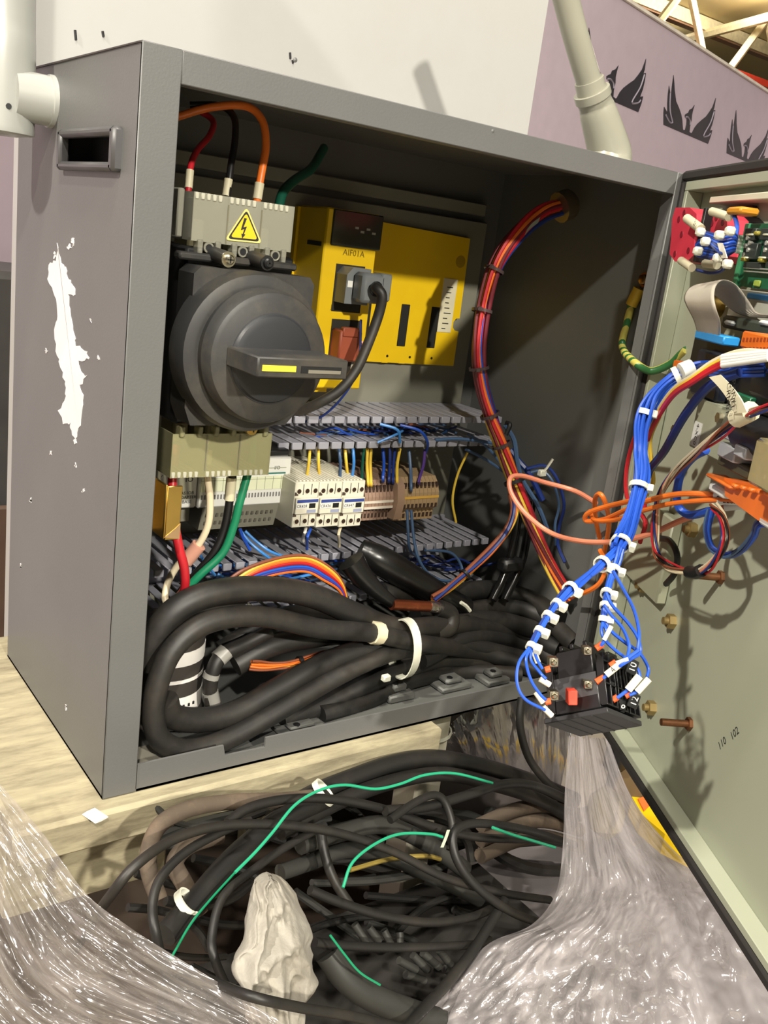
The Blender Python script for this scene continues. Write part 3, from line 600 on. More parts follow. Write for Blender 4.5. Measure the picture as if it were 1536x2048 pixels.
for i, (ps, m, w, l) in enumerate([
    ([(760, 848, .33), (795, 860, .31), (800, 885, .32)], 'sky', 6, 'light blue wire hooking over the upper duct teeth'),
    ([(800, 850, .33), (840, 862, .31), (855, 885, .32), (852, 905, .35)], 'blue', 6, 'blue wire looping over the upper duct near its middle'),
    ([(755, 885, .32), (790, 870, .31), (805, 862, .33)], 'sky', 5, 'short pale blue wire crossing the gap of the upper duct'),
    ([(870, 880, .33), (920, 878, .32), (990, 888, .3), (1010, 905, .3)], 'slate', 7, 'slate blue wire leaving the upper duct towards the wire harness'),
    ([(935, 868, .34), (970, 890, .32), (1000, 925, .3), (1020, 960, .28)], 'slate', 6, 'slate wire running from the upper duct down to the harness, upper of two'),
    ([(930, 898, .34), (970, 918, .32), (1010, 945, .3), (1025, 960, .28)], 'slate', 6, 'slate wire running from the upper duct down to the harness, lower of two'),
    ([(935, 905, .35), (915, 950, .36), (905, 1000, .36), (912, 1045, .36)], 'yellow', 5, 'single yellow wire hanging right of the terminal blocks'),
    ([(480, 1060, .3), (500, 1085, .29), (530, 1110, .28), (560, 1130, .3)], 'sky', 6, 'light blue wire slanting into the lower duct, left of its pair'),
    ([(490, 1062, .3), (515, 1085, .29), (545, 1105, .28), (590, 1120, .3)], 'sky', 6, 'light blue wire slanting into the lower duct, right of its pair'),
    ([(480, 1058, .29), (486, 1075, .29), (500, 1100, .29)], 'blue', 7, 'short mid blue wire end standing up above the lower duct'),
    ([(395, 1100, .24), (410, 1125, .24), (430, 1150, .27)], 'sky', 6, 'light blue wire tucked behind the cream load wire'),
    ([(435, 1148, .27), (470, 1165, .26), (520, 1170, .26), (580, 1158, .27), (640, 1145, .28)], 'sky', 6, 'sky blue wire lying along the lower teeth of the lower duct'),
    ([(822, 1020, .26), (828, 1080, .25), (838, 1120, .24), (860, 1150, .24), (890, 1162, .25), (920, 1155, .27), (922, 1130, .29), (900, 1105, .3), (850, 1100, .3)], 'slate', 6, 'slate blue wire making a loop below the terminal blocks'),
    ([(814, 1020, .26), (816, 1060, .26), (820, 1100, .27), (840, 1118, .31)], 'slate', 6, 'slate blue wire dropping straight from the terminal blocks'),
]): wire('loose_wire', [U(*q) for q in ps], w, m, None, l, 'wire')
# ================================================================== WHITE INPUT/OUTPUT MODULES
LBL = mat('print_panel', (228, 232, 200), 0.5)
io = T('io_adapter_module', (0.22, 0.33, 0.30), 'white adapter module behind the gold bracket', 'module')
x0, x1, za, zb = yrect(315, 945, 394, 1018, 0.30)
B().box(x0, x1, 0.30, 0.40, za, zb+0.008, 0.003).build('case', WHT, io)
B().box(x0, x1-0.002, 0.32, 0.47, za-0.03, za).build('foot', mat('module_grey', (128, 126, 112), 0.5), io)
text('IO', (x1-0.016, 0.2992, za+0.052), (1, 0, 0), (0, 0, 1), 0.014, INK, io)
for k, (s_, zz) in enumerate((('AS IOB', 0.028), ('ADAPTER', 0.02), ('BASE', 0.012))): text(s_, (x1-0.018, 0.2992, za+zz), (1, 0, 0), (0, 0, 1), 0.008, INK, io)
B().lathe((x0+0.012, 0.3, zb-0.01), (0, -1, 0), [(0.008, 0), (0.008, 0.002)], 16).build('button', mat('button_grey', (190, 192, 190), 0.5), io)
io = T('io_base_module', (0.36, 0.33, 0.30), 'long white input output module with a gridded label left of the contactors', 'module')
x0, x1, za, zb = yrect(398, 917, 580, 1012, 0.30)
B().box(x0, x1, 0.30, 0.42, za, zb, 0.003).build('case', WHT, io)
pn = B().box(x0+0.004, x1-0.012, 0.2985, 0.301, za+0.03, zb-0.034).build('label_field', LBL, io)
for k in range(10): xx = x0+0.004+(x1-x0-0.016)*(k+0.5)/10; B().box(xx-0.0005, xx+0.0005, 0.298, 0.2986, za+0.03, zb-0.034).build('grid_line', mat('grid_green', (170, 176, 150), 0.6), pn)
for k in range(2): zz = za+0.05+k*0.02; B().box(x0+0.004, x1-0.012, 0.298, 0.2986, zz-0.0005, zz+0.0005).build('grid_line', MATS['grid_green'], pn)
for k in range(26): xx = x0+0.006+k*(x1-x0-0.022)/26; B().box(xx, xx+0.0025, 0.2988, 0.3004, za+0.016, za+0.024).build('channel_mark', mat('mark_grey', (120, 120, 120), 0.6), io)
B().box(x0+0.01, x1-0.012, 0.2988, 0.3002, zb-0.03, zb-0.0275).build('stripe', mat('teal', (40, 120, 110), 0.5), io)
text('I/O', (x1-0.03, 0.2992, zb-0.019), (1, 0, 0), (0, 0, 1), 0.009, INK, io)
tb = B().prism([(x0+0.012, 0.315, za-0.045), (x0+0.012, 0.302, za), (x0+0.012, 0.45, za), (x0+0.012, 0.45, za-0.045)], (x1-x0-0.03, 0, 0)).build('terminal_base', mat('module_grey', (128, 126, 112), 0.5), io, smooth=False)
for r_ in range(2):
    for k in range(14):
        xx = x0+0.022+k*(x1-x0-0.052)/13; yy = 0.305+r_*0.005
        B().box(xx-0.0022, xx+0.0022, yy-0.001, yy+0.004, za-0.018-r_*0.016, za-0.012-r_*0.016).build('terminal', mat('terminal_dark', (84, 80, 70), 0.6), tb)
B().box(x1-0.05, x1, 0.31, 0.44, zb, zb+0.012, 0.003).build('back_housing', BLK, io)
# ================================================================== CONTACTORS
CTR = mat('contactor_ivory', (218, 214, 196), 0.45, var=0.03)
CX0, CX1, CZ0, CZ1, CY = 0.422, 0.576, 0.300, 0.386, 0.25
cw = (CX1-CX0)/3
for k, (num, lab) in enumerate((('CR428', 'leftmost'), ('CR436', 'middle'), ('CR447', 'rightmost'))):
    xa = CX0+k*cw+0.0006; xb = xa+cw-0.0012; za, zb = CZ0-0.003*k, CZ1-0.001*k; mid = (za+zb)/2
    c = T('contactor', (xa, 0.3, za), lab+' of three ivory mini contactors, tagged '+num, 'contactor', 'mini contactors on the rail')
    B().box(xa, xb, CY, 0.44, za, zb, 0.0015).box(xa+0.001, xb-0.001, CY-0.006, CY, mid-0.016, mid+0.014, 0.001).build('case', CTR, c)
    B().box(xa+0.003, xb-0.003, CY-0.0068, CY-0.0055, mid+0.006, mid+0.0115).build('blue_strip', mat('strip_blue', (52, 70, 140), 0.4), c)
    B().box(xa+0.029, xb-0.008, CY-0.0066, CY-0.0055, mid-0.005, mid+0.004).build('window', BLK, c)
    tgp = B().box(xa+0.001, xa+0.025, CY-0.0072, CY-0.0055, mid-0.005, mid+0.004).build('marker', WHT, c)
    text(num, (xa+0.013, CY-0.0076, mid-0.0005), (1, 0, 0), (0, 0, 1), 0.0078, INK, tgp)
    B().box(xa+0.025, xb-0.006, CY-0.0064, CY-0.006, mid-0.014, mid-0.008).build('print', mat('print_blue', (150, 156, 180), 0.5), c)
    for r_ in range(2):
        for j in range(3):
            xx = xa+cw*(j+0.5)/3-0.0005+0.001*r_; zz = zb-0.017 if r_ == 0 else za+0.012
            s_ = B().lathe((xx, CY, zz), (0, -1, 0), [(0.0058, 0), (0.0058, 0.0012), (0.0046, 0.0012)], 14).build('terminal_rim', CTR, c)
            B().cyl((xx, CY, zz), (xx, CY-0.0014, zz), 0.0045, 12).build('terminal_screw', mat('screw_brown', (96, 72, 58), 0.35, 0.8), s_)
            B().box(xx-0.0035, xx+0.0035, CY-0.0018, CY-0.0013, zz-0.0006, zz+0.0006).build('screw_slot', INK, s_)
        for j in range(1, 3): B().box(xa+cw*j/3-0.0005, xa+cw*j/3+0.0005, CY-0.0008, CY+0.001, (zb-0.024 if r_ == 0 else za+0.004), (zb-0.004 if r_ == 0 else za+0.024)).build('groove', BLK, c)
    for zz in (mid+0.018, mid-0.022): B().box(xa+0.0005, xa+0.007, CY-0.0008, CY+0.002, zz, zz+0.006).build('notch', mat('notch_brown', (70, 56, 48), 0.6), c)
    for j in range(6): B().box(xa+0.003+j*0.0075, xa+0.007+j*0.0075, CY+0.004, 0.40, zb-0.001, zb+0.0025, 0.0008).build('top_fin', CTR, c)
# ================================================================== TERMINAL STRIPS
def terminals(name, label, x0, x1, z0, z1, y, n, cols, rows, bar=None):
    tt = T(name, (x0, y, z0), label, 'terminal block')
    w = (x1-x0)/n; m = cols
    prof = [(y+0.012, z0), (y+0.012, z0+0.022), (y, z0+0.03), (y, z1-0.03), (y+0.008, z1-0.012), (y+0.02, z1), (0.46, z1), (0.46, z0)]
    for k in range(n):
        x = x0+k*w
        o = B().prism([(x+0.0004, a, b) for a, b in prof], (w-0.0008, 0, 0)).build('terminal_slice', m, tt, smooth=False)
        for zz in rows:
            yy = y-0.0004 if z0+0.03 <= zz <= z1-0.03 else (y+0.0116 if zz < z0+0.03 else y+0.0045)
            B().box(x+w*0.22, x+w*0.78, yy-0.0006, yy+0.003, zz-0.0045, zz+0.0045).build('wire_port', mat('port_dark', (60, 44, 36), 0.6), o)
    if bar:
        for zz in bar: B().box(x0, x1, y-0.0012, y+0.002, zz-0.0025, zz+0.0025).build('marker_strip', mat('marker_strip', (216, 206, 190), 0.5) if len(bar) > 1 else mat('marker_yellow', (222, 176, 80), 0.5), tt)
    return tt
TB1 = mat('terminal_brown', (150, 122, 104), 0.5); TB2 = mat('terminal_tan', (168, 142, 106), 0.5)
x0, x1, za, zb = yrect(729, 965, 786, 1043, 0.30)
terminals('terminal_strip', 'brownish terminal strip directly right of the contactors', x0, x1, za, zb, 0.30, 8, TB1, [za+0.01, za+0.024, zb-0.012, zb-0.022], [zb-0.04, zb-0.052])
ex0 = x1; ea, eb = za-0.004, zb+0.006
B().prism([(ex0+0.001, 0.293, ea+0.008), (ex0+0.001, 0.286, (ea+eb)/2), (ex0+0.001, 0.293, eb-0.012), (ex0+0.001, 0.31, eb), (ex0+0.001, 0.46, eb), (ex0+0.001, 0.46, ea)], (0.018, 0, 0)).build('end_stop', mat('end_stop_tan', (160, 132, 110), 0.5), None, 'plain tan end stop between the two terminal strips', 'end stop')
x0, x1, za, zb = yrect(798, 958, 876, 1042, 0.31)
terminals('terminal_strip', 'tan terminal strip with a yellow marker line, right of the end stop', x0, x1, za, zb, 0.31, 10, TB2, [za+0.01, za+0.028, (za+zb)/2-0.012, zb-0.024, zb-0.014], [(za+zb)/2+0.006])
B().box(0.18, 0.80, 0.462, 0.474, 0.335, 0.36, 0.002).build('din_rail', STEEL, None, 'steel mounting rail behind the contactors and terminal strips', 'rail')
# short wires dropping from the duct into contactors and terminals
drops = [(620, 895, 612, 962, 'yellow'), (637, 895, 640, 965, 'yellow'), (678, 897, 680, 955, 'slate'), (690, 897, 696, 962, 'yellow'), (706, 897, 704, 955, 'sky'), (728, 898, 724, 958, 'dkgreen'), (735, 898, 736, 965, 'yellow'), (742, 898, 742, 965, 'yellow'),
         (766, 898, 766, 955, 'blue'), (780, 898, 778, 958, 'navy'), (790, 898, 786, 960, 'navy'), (800, 898, 794, 960, 'yellow'), (818, 900, 822, 975, 'slate'), (850, 900, 838, 960, 'violet'), (612, 1055, 606, 1075, 'white'), (622, 1056, 614, 1090, 'blue'), (682, 1052, 678, 1085, 'cream')]
for i, (a, b, c, d, m) in enumerate(drops):
    up = d < 1000; y0 = .345 if up else .27
    wire('terminal_wire', [U(a, b, y0), U((a+c)/2+random.uniform(-3, 3), (b+d)/2, y0-.02), U(c, d, .30 if c > 725 else (.275 if up else .28)), U(c, d+8, .31 if c > 725 else .29)], 6.5, m, None,
         'short %s wire number %s from the left %s' % ({'slate': 'slate blue', 'sky': 'pale blue', 'dkgreen': 'green'}.get(m, m), ['one', 'two', 'three', 'four', 'five', 'six', 'seven', 'eight', 'nine', 'ten', 'eleven', 'twelve', 'thirteen', 'fourteen', 'one', 'two', 'three'][i], 'dropping from the upper duct' if up else 'below the contactors'), 'wire')
# ================================================================== CABLES IN THE BOX
coil = T('black_cable_coil', (0.4, 0.08, 0.01), 'thick black rubber cables coiled in the bottom of the control box with a white tie', 'cable coil')
def ck(pts, w, m=RUB, par=coil, name='cable', seg=14): return wire(name, [UI(*q) for q in pts], w, m, par, seg=seg, n=7)
ck([(285, 1330, .10), (305, 1280, .09), (350, 1222, .085), (420, 1188, .085), (520, 1177, .09), (620, 1190, .095), (710, 1228, .1), (800, 1258, .11), (920, 1250, .14), (1040, 1268, .17), (1120, 1300, .2)], 50)
cB = ck([(1100, 1350, .17), (960, 1305, .12), (830, 1285, .085), (745, 1266, .075), (640, 1257, .065), (545, 1236, .06), (470, 1233, .058), (400, 1252, .055), (345, 1300, .05), (316, 1365, .045), (306, 1430, .042), (322, 1480, .04), (375, 1500, .04), (450, 1480, .045), (540, 1432, .055), (640, 1372, .07), (720, 1330, .08), (800, 1300, .09), (920, 1290, .12), (1060, 1320, .17)], 46)
ck([(330, 1400, .06), (345, 1432, .065), (400, 1440, .07), (470, 1425, .075), (560, 1375, .085), (660, 1322, .095), (760, 1290, .105), (870, 1260, .13), (980, 1240, .17), (1080, 1262, .2)], 46)
ck([(300, 1400, .12), (298, 1340, .12), (330, 1270, .12), (400, 1215, .13), (480, 1200, .14)], 44)
ck([(560, 1440, .09), (640, 1412, .095), (720, 1375, .1), (800, 1340, .11), (900, 1318, .13), (1010, 1330, .16)], 40)
ck([(470, 1330, .14), (540, 1292, .14), (620, 1275, .14), (700, 1270, .14), (800, 1310, .13), (900, 1342, .13)], 44)
ck([(440, 1300, .17), (520, 1252, .17), (600, 1225, .17), (700, 1245, .17), (800, 1285, .17)], 34)
ck([(640, 1430, .1), (740, 1400, .105), (820, 1360, .11), (920, 1345, .12), (1040, 1350, .15)], 36)
ck([(760, 1185, .2), (880, 1190, .22), (980, 1180, .24), (1060, 1200, .26), (1120, 1240, .28)], 40)
ck([(830, 1235, .17), (900, 1228, .18), (990, 1215, .2), (1080, 1230, .22), (1150, 1290, .24)], 36)
ck([(840, 1320, .1), (940, 1275, .13), (1040, 1285, .16), (1130, 1330, .19)], 34)
q = UI(808, 1297, .085); tn = (UI(840, 1285, .09)-UI(770, 1305, .08)).normalized()
b = B(); up = Vector((0, 0, 1))
b.ring(q, tn, 0.056, 0.018, 0.003, 32, 0.62, up=up).build('cable_tie', TIEW, coil)
q2 = UI(772, 1356, .06); B().box(q2.x-0.008, q2.x+0.008, q2.y-0.006, q2.y+0.006, q2.z-0.006, q2.z+0.006, 0.002).build('tie_head', TIEW, coil)
a, c = UI(744, 1265, .0735), UI(760, 1267, .0755); sleeve(coil, a, c, wpx(a, 46)/2*1.02, mat('cable_marker', (210, 200, 168), 0.5), 'marker_band')
# cable with grey ferrules and the printed black can behind it
fc = T('ferruled_cable', (0.25, 0.14, 0.01), 'short black cable with grey ferrules inside the coil', 'cable')
ck([(540, 1262, .13), (495, 1285, .13), (445, 1310, .125), (425, 1345, .12), (420, 1390, .12), (428, 1420, .12)], 30, par=fc)
for (a, c, w) in (((452, 1302, .127), (436, 1318, .124), 36), ((424, 1346, .12), (421, 1356, .12), 34), ((420, 1382, .12), (428, 1420, .12), 33)): sleeve(fc, UI(*a), UI(*c), wpx(UI(*a), w)/2, mat('ferrule_grey', (150, 148, 142), 0.35), 'ferrule')
cn = T('printed_cylinder', (0.2, 0.2, 0.01), 'dark cylindrical device with white printed bands behind the coiled cables', 'device')
a = UZ(352, 1425, 0.01); ax_ = Vector((a.x-0.02, 0.2, 0.0))
B().lathe((ax_.x, ax_.y, t+0.002), (0, 0, 1), [(0.07, 0), (0.07, 0.02), (0.066, 0.022), (0.066, 0.16), (0.06, 0.165)], 36).build('body', mat('device_dark', (66, 62, 58), 0.4), cn)
for (z0, z1) in ((0.03, 0.062), (0.088, 0.094), (0.118, 0.142)): B().lathe((ax_.x, ax_.y, z0), (0, 0, 1), [(0.0668, 0), (0.0668, z1-z0)], 36).build('printed_band', mat('band_white', (238, 234, 228), 0.5), cn)
for k in range(9):
    an = math.radians(225+k*9); B().box(ax_.x+0.0672*math.cos(an)-0.0018, ax_.x+0.0672*math.cos(an)+0.0018, ax_.y+0.0672*math.sin(an)-0.001, ax_.y+0.0672*math.sin(an)+0.001, 0.044, 0.049).build('print_mark', INK, cn)
# thin orange bundle lying among the cables
ob = T('orange_wire_bundle', (0.4, 0.15, 0.03), 'dark orange wire bundle lying between the black cables', 'wire bundle')
Q, F = bundle(ob, [UI(500, 1328, .12), UI(545, 1332, .118), UI(600, 1325, .118), UI(660, 1308, .118), UI(720, 1285, .118), UI(790, 1262, .12)], ['orange', 'brown', 'orange', 'brown', 'orange', 'yellow', 'brown', 'orange'], 5, 20)
for k in (10, 19): tie(ob, Q[k], F[k][0], 0.0095, BLK, head=False)
# rainbow loop above the coil
rl = T('rainbow_wire_loop', (0.3, 0.2, 0.15), 'loop of orange, yellow, red, blue and brown wires arching over the black coil', 'wire bundle')
for (c, dv, du) in (('brown', 0, -12), ('yellow', 3, 0), ('orange', 9, 3), ('red', 15, 0), ('blue', 22, -4), ('violet', 26, 6), ('orange', 30, 8)):
    P = [(430+du*0.5, 1228, .17), (446+du, 1188+dv*0.1, .165), (490+du, 1145+dv*0.7, .16), (550, 1118+dv, .155), (610, 1112+dv, .15), (655-dv*0.3, 1132+dv*0.9, .15), (684-dv*0.2, 1165+dv*0.5, .16), (697-dv*0.1, 1215, .18)]
    wire('wire', [UI(*q) for q in P], 7.5, c, rl, n=7)
# heat shrunk black cable ends and the shielded one
hs = T('taped_cable_end', UI(750, 1200, .15), 'thick black taped cable end leaning over the lower duct', 'cable')
B().tube([UI(u, v, y) for u, v, y in ((720, 1100, .22), (760, 1120, .2), (820, 1155, .19), (880, 1190, .18), (930, 1215, .18))], lambda k: 0.022+0.012*math.sin(min(1, k*2.2)*math.pi/2)-0.012*k, 16).build('sleeve', mat('tape_black', (20, 20, 20), 0.3, var=0.2, bump=0.3, bs=50), hs)
hs = T('shielded_cable', UI(790, 1215, .13), 'black sleeved cable with a copper shield end showing', 'cable')
B().tube([UI(u, v, y) for u, v, y in ((702, 1122, .17), (722, 1150, .16), (752, 1180, .15), (785, 1206, .14))], lambda k: 0.026-0.015*k, 16).build('sleeve', MATS['tape_black'], hs)
B().tube([UI(u, v, .135) for u, v in ((783, 1209), (820, 1211), (858, 1213))], 0.0105, 14).build('copper_wrap', mat('copper', (170, 96, 66), 0.35, 0.9, var=0.2, bump=0.4), hs)
B().tube([UI(u, v, .135) for u, v in ((857, 1213), (868, 1214), (880, 1217))], 0.0115, 12).build('foil', mat('foil', (190, 184, 176), 0.3, 1.0, bump=0.8, bs=200), hs)
B().tube([UI(u, v, y) for u, v, y in ((878, 1216, .135), (900, 1228, .13), (898, 1255, .12), (870, 1265, .12))], 0.017, 14).build('jacket', RUB, hs)
B().tube([UI(922, 1205, .14), UI(932, 1212, .14), UI(940, 1222, .14)], 0.004, 6).build('tie_tail', TIEW, hs)
# black cables going down the right wall
vc = T('black_cable_pair', UI(1000, 1180, .25), 'pair of glossy black cables clamped together beside the right wall', 'cable')
for d in (0, 24): wire('cable', [UI(1040+d, 1000, .2), UI(1032+d, 1060, .2), UI(1018+d*1.1, 1120, .19), UI(1002+d, 1165, .18), UI(985+d, 1200, .17)], 17, mat('glossy_black', (18, 18, 18), 0.2), vc, seg=10)
q = UI(1020, 1128, .187); B().box(q.x-0.03, q.x+0.026, q.y-0.018, q.y+0.012, q.z-0.014, q.z+0.014, 0.006).build('clamp', BLK, vc)
# ================================================================== MAIN HARNESS
hn = T('main_wire_harness', UI(1000, 1000, .2), 'thick harness of orange, yellow, red and blue wires arching down the back right corner', 'wire harness')
hp = [UI(1128, 412, .24), UI(1085, 425, .25), UI(1040, 462, .26), UI(995, 525, .27), UI(968, 605, .27), UI(956, 690, .26), UI(962, 765, .25), UI(980, 830, .24), UI(1003, 890, .22), UI(1024, 950, .2), UI(1048, 1015, .17), UI(1078, 1085, .14), UI(1105, 1140, .12), UI(1140, 1200, .1)]
Q, F = bundle(hn, hp, ['orange', 'maroon', 'yellow', 'red', 'orange', 'blue', 'maroon', 'red', 'navy', 'brown', 'orange', 'yellow', 'maroon'], 8.5, 26, twist=0.9)
CLT = clear('tie_translucent', (96, 80, 80), 0.6)
for k in (16, 21, 28, 35, 40): tie(hn, Q[k], F[k][0], 0.0185, CLT, w=0.006)
tie(hn, Q[46], F[46][0], 0.02, BLK, w=0.008, head=False)
B().lathe(UI(1128, 412, .24), (UI(1140, 405, .24)-UI(1100, 420, .245)), [(0.026, -0.012), (0.03, -0.012), (0.03, 0.012), (0.024, 0.02)], 14).build('gland_nut', mat('gland_metal', (130, 118, 96), 0.35, 0.8), hn)
strip([UI(1078, 440, .23), UI(1062, 452, .23), UI(1052, 464, .23)], 0.012, (0.3, 0, 1)).build('tag', mat('tag_grey', (150, 160, 146), 0.6), hn)
hb = T('harness_branch', UI(900, 1180, .17), 'thin branch of orange, yellow and blue wires leaving the harness to lower left', 'wire harness')
Q, F = bundle(hb, [UI(1026, 985, .19), UI(1030, 1020, .18), UI(1015, 1060, .17), UI(980, 1105, .165), UI(930, 1150, .16), UI(890, 1182, .155), UI(866, 1200, .15)], ['orange', 'yellow', 'orange', 'brown', 'navy'], 8, 13, twist=0.4)
tie(hb, Q[20], F[20][0], 0.0105, BLK, w=0.006, head=False)
for i, (ps, m, w, l) in enumerate([
    ([(1010, 850, .25), (1028, 880, .24), (1034, 920, .22), (1045, 960, .2), (1075, 1010, .18), (1095, 1060, .17)], 'slate', 10, 'slate blue wire along the right side of the main harness'),
    ([(1020, 900, .24), (1040, 925, .22), (1060, 950, .2), (1085, 1000, .18)], 'navy', 12, 'dark blue wire crossing behind the main harness'),
    ([(1052, 938, .2), (1090, 932, .19), (1115, 960, .17), (1128, 1010, .16), (1118, 1055, .15), (1116, 1090, .15), (1130, 1125, .14)], 'navy', 7, 'dark blue wire looping against the right wall, outer one'),
    ([(1060, 945, .2), (1085, 942, .19), (1106, 965, .17), (1118, 1010, .16), (1110, 1050, .15), (1112, 1090, .15)], 'slate', 6, 'slate wire looping against the right wall, inner one'),
    ([(1012, 870, .24), (1020, 850, .24), (1012, 845, .25)], 'black', 9, 'short black wire curl behind the harness at duct height'),
]): wire('loose_wire', [UI(*q) for q in ps], w, m, None, l, 'wire')
st = T('loose_cable_tie', UI(1085, 940, .17), 'pale cable tie anchored on the right wall beside the harness', 'cable tie')
B().tube([UI(1080, 950, .19), UI(1092, 938, .185), UI(1106, 918, .18)], 0.006, 6, flat=0.4).build('strap', TIEW, st); q = UI(1084, 946, .188); B().box(q.x-0.009, q.x+0.009, q.y-0.006, q.y+0.006, q.z-0.007, q.z+0.007, 0.002).build('head', TIEW, st)
# earth wire on the right wall
GY = mat('earth_wire', (190, 180, 80), 0.4)
nt = GY.node_tree; wv = nt.nodes.new('ShaderNodeTexWave'); wv.inputs['Scale'].default_value = 22; wv.bands_direction = 'DIAGONAL'; tcn = nt.nodes.new('ShaderNodeTexCoord'); nt.links.new(tcn.outputs['Object'], wv.inputs['Vector'])
rp = nt.nodes.new('ShaderNodeValToRGB'); rp.color_ramp.interpolation = 'CONSTANT'; rp.color_ramp.elements[0].color = (*lin((206, 196, 96)), 1); rp.color_ramp.elements[1].position = 0.66; rp.color_ramp.elements[1].color = (*lin((50, 110, 60)), 1)
nt.links.new(wv.outputs['Fac'], rp.inputs['Fac']); nt.links.new(rp.outputs['Color'], nt.nodes['Principled BSDF'].inputs['Base Color'])
ew = T('earth_wire', UX(1290, 560, BW-t), 'green and yellow striped earth wire bolted to the right wall of the control box', 'wire')
q = UX(1292, 560, BW-t)
B().lathe(q, (-1, 0, 0), [(0.016, -0.002), (0.016, 0.003), (0.01, 0.003), (0.01, 0.012), (0.006, 0.014)], 6).build('bolt', mat('bolt_bronze', (150, 116, 70), 0.3, 1.0), ew)
def off(p, d): return p+Vector((-d, 0, 0))
E0, E1 = off(UX(1287, 578, BW), 0.012), off(UX(1272, 612, BW), 0.014)
B().cyl(E0, E1, 0.0115, 12).build('lug_sleeve', mat('lug_yellow', (214, 176, 50), 0.5), ew)
B().tube([E1, off(UX(1264, 650, BW), .016), off(UX(1258, 695, BW), .02), U(1270, 725, -0.005), U(1302, 742, -0.03), U(1340, 728, -0.06), U(1360, 710, -0.08), DP(1372, 700, 0.0)], 0.0072, 10, 7).build('insulation', GY, ew)
# ================================================================== DOOR
def drect(u0, v0, u1, v1, o):
    um, vm = (u0+u1)/2, (v0+v1)/2; return DL(u0, vm, o)[0], DL(u1, vm, o)[0], DL(um, v1, o)[1], DL(um, v0, o)[1]
def dbox(u0, v0, u1, v1, o0, o1, b=0.0015):
    s0, s1, z0, z1 = drect(u0, v0, u1, v1, o1); return B(dfr).box(s0, s1, o0, o1, z0, z1, b)
dr = T('control_box_door', (DO.x, DO.y, 0), 'open door of the control box with pale green grey inside, seen at the right', 'door')
GSK = mat('gasket', (34, 30, 28), 0.8)
B(dfr).box(0.0, 1.0, -0.014, 0, -0.008, 0.986, 0.002).build('panel', DOORP, dr)
B(dfr).box(0.0, 1.0, 0.0, 0.03, -0.008, 0.004, 0.001).box(0.0, 1.0, 0.0, 0.03, 0.970, 0.986, 0.001).box(0.0, 0.012, 0.0, 0.03, 0.004, 0.970, 0.001).build('flange', DOORP, dr)
B(dfr).box(-0.016, 1.0, -0.014, 0.034, -0.026, -0.0085, 0.004).box(-0.016, 1.0, -0.014, 0.034, 0.9865, 1.004, 0.004).box(-0.016, -0.0005, -0.014, 0.034, -0.0085, 0.9865, 0.004).build('gasket', GSK, dr)
B(dfr).box(0.014, 0.05, 0.0, 0.02, 0.02, 0.60, 0.003).build('stiffener', DOORP, dr)
RST = mat('rusty_stud', (118, 78, 50), 0.5, 0.6, var=0.3, vs_=60)
for (u, v) in ((1440, 1155), (1377, 1448)):
    s_, z_ = DL(u+4, v, 0); B(dfr).tube([(s_, 0, z_), (s_, 0.05, z_)], 0.006, 10).tube([(s_, -0.001, z_), (s_, 0.006, z_)], 0.011, 6).build('stud', RST, dr)
for (u, v) in ((1348, 1243), (1308, 1416), (1292, 1172), (1390, 1060)):
    s_, z_ = DL(u, v, 0); B(dfr).tube([(s_, -0.001, z_), (s_, 0.012, z_)], 0.013, 6).tube([(s_, 0.01, z_), (s_, 0.02, z_)], 0.0065, 10).build('nut', mat('dull_brass', (150, 130, 84), 0.5, 0.5), dr)
text('110', DP(1444, 1487, 0.0006), DS*0.55+DZ*0.83, DZ*0.55-DS*0.83, 0.017, INK, dr); text('102', DP(1469, 1467, 0.0006), DS*0.55+DZ*0.83, DZ*0.55-DS*0.83, 0.017, INK, dr)
dbox(1420, 388, 1540, 402, 0.0, 0.03).build('cross_bar', mat('bar_cream', (206, 204, 180), 0.5), dr)
dbox(1458, 412, 1500, 468, 0.002, 0.01).build('cutout', BLK, dr)
# printed circuit board
pcb = T('circuit_board', DP(1510, 580, .05), 'green circuit board mounted near the top of the door', 'circuit board')
dbox(1476, 447, 1575, 578, 0.045, 0.05, 0.0005).build('board', mat('pcb_green', (30, 96, 66), 0.35, var=0.25, vs_=60), pcb)
dbox(1476, 447, 1484, 578, 0.044, 0.053, 0.001).build('board_edge', mat('pcb_edge', (70, 150, 104), 0.4), pcb)
CHIP = mat('chip', (52, 58, 54), 0.4)
for (u0, v0, u1, v1) in ((1488, 456, 1510, 480), (1520, 456, 1560, 480), (1486, 486, 1512, 518), (1524, 486, 1560, 518), (1486, 524, 1520, 536), (1530, 524, 1570, 536)): dbox(u0, v0, u1, v1, 0.05, 0.058, 0.001).build('chip', CHIP, pcb)
for (u, v) in ((1474, 474), (1473, 481), (1472, 488), (1471, 495), (1470, 503), (1492, 476), (1496, 486), (1488, 492), (1493, 500), (1484, 509), (1530, 486), (1527, 500)):
    s_, z_ = DL(u+4, v, .058); B(dfr).tube([(s_, 0.05, z_), (s_, 0.06, z_)], 0.0032, 8).build('solder_pin', mat('solder', (230, 230, 220), 0.25, 0.6), pcb)
for (u0, v0, u1, v1) in ((1490, 467, 1504, 471), (1524, 467, 1536, 471), (1481, 513, 1493, 517), (1515, 513, 1528, 517)): dbox(u0, v0, u1, v1, 0.052, 0.061).build('capacitor', mat('cap_cream', (226, 222, 186), 0.4), pcb)
for v in (538, 545): dbox(1486, v-1.5, 1570, v+1.5, 0.05, 0.057, 0.0005).build('pin_header', MATS['solder'], pcb)
for (u, v) in ((1510, 466), (1484, 518), (1518, 520)): dbox(u-4, v-4, u+4, v+4, 0.052, 0.062).build('jumper', mat('jumper_olive', (150, 140, 50), 0.5), pcb)
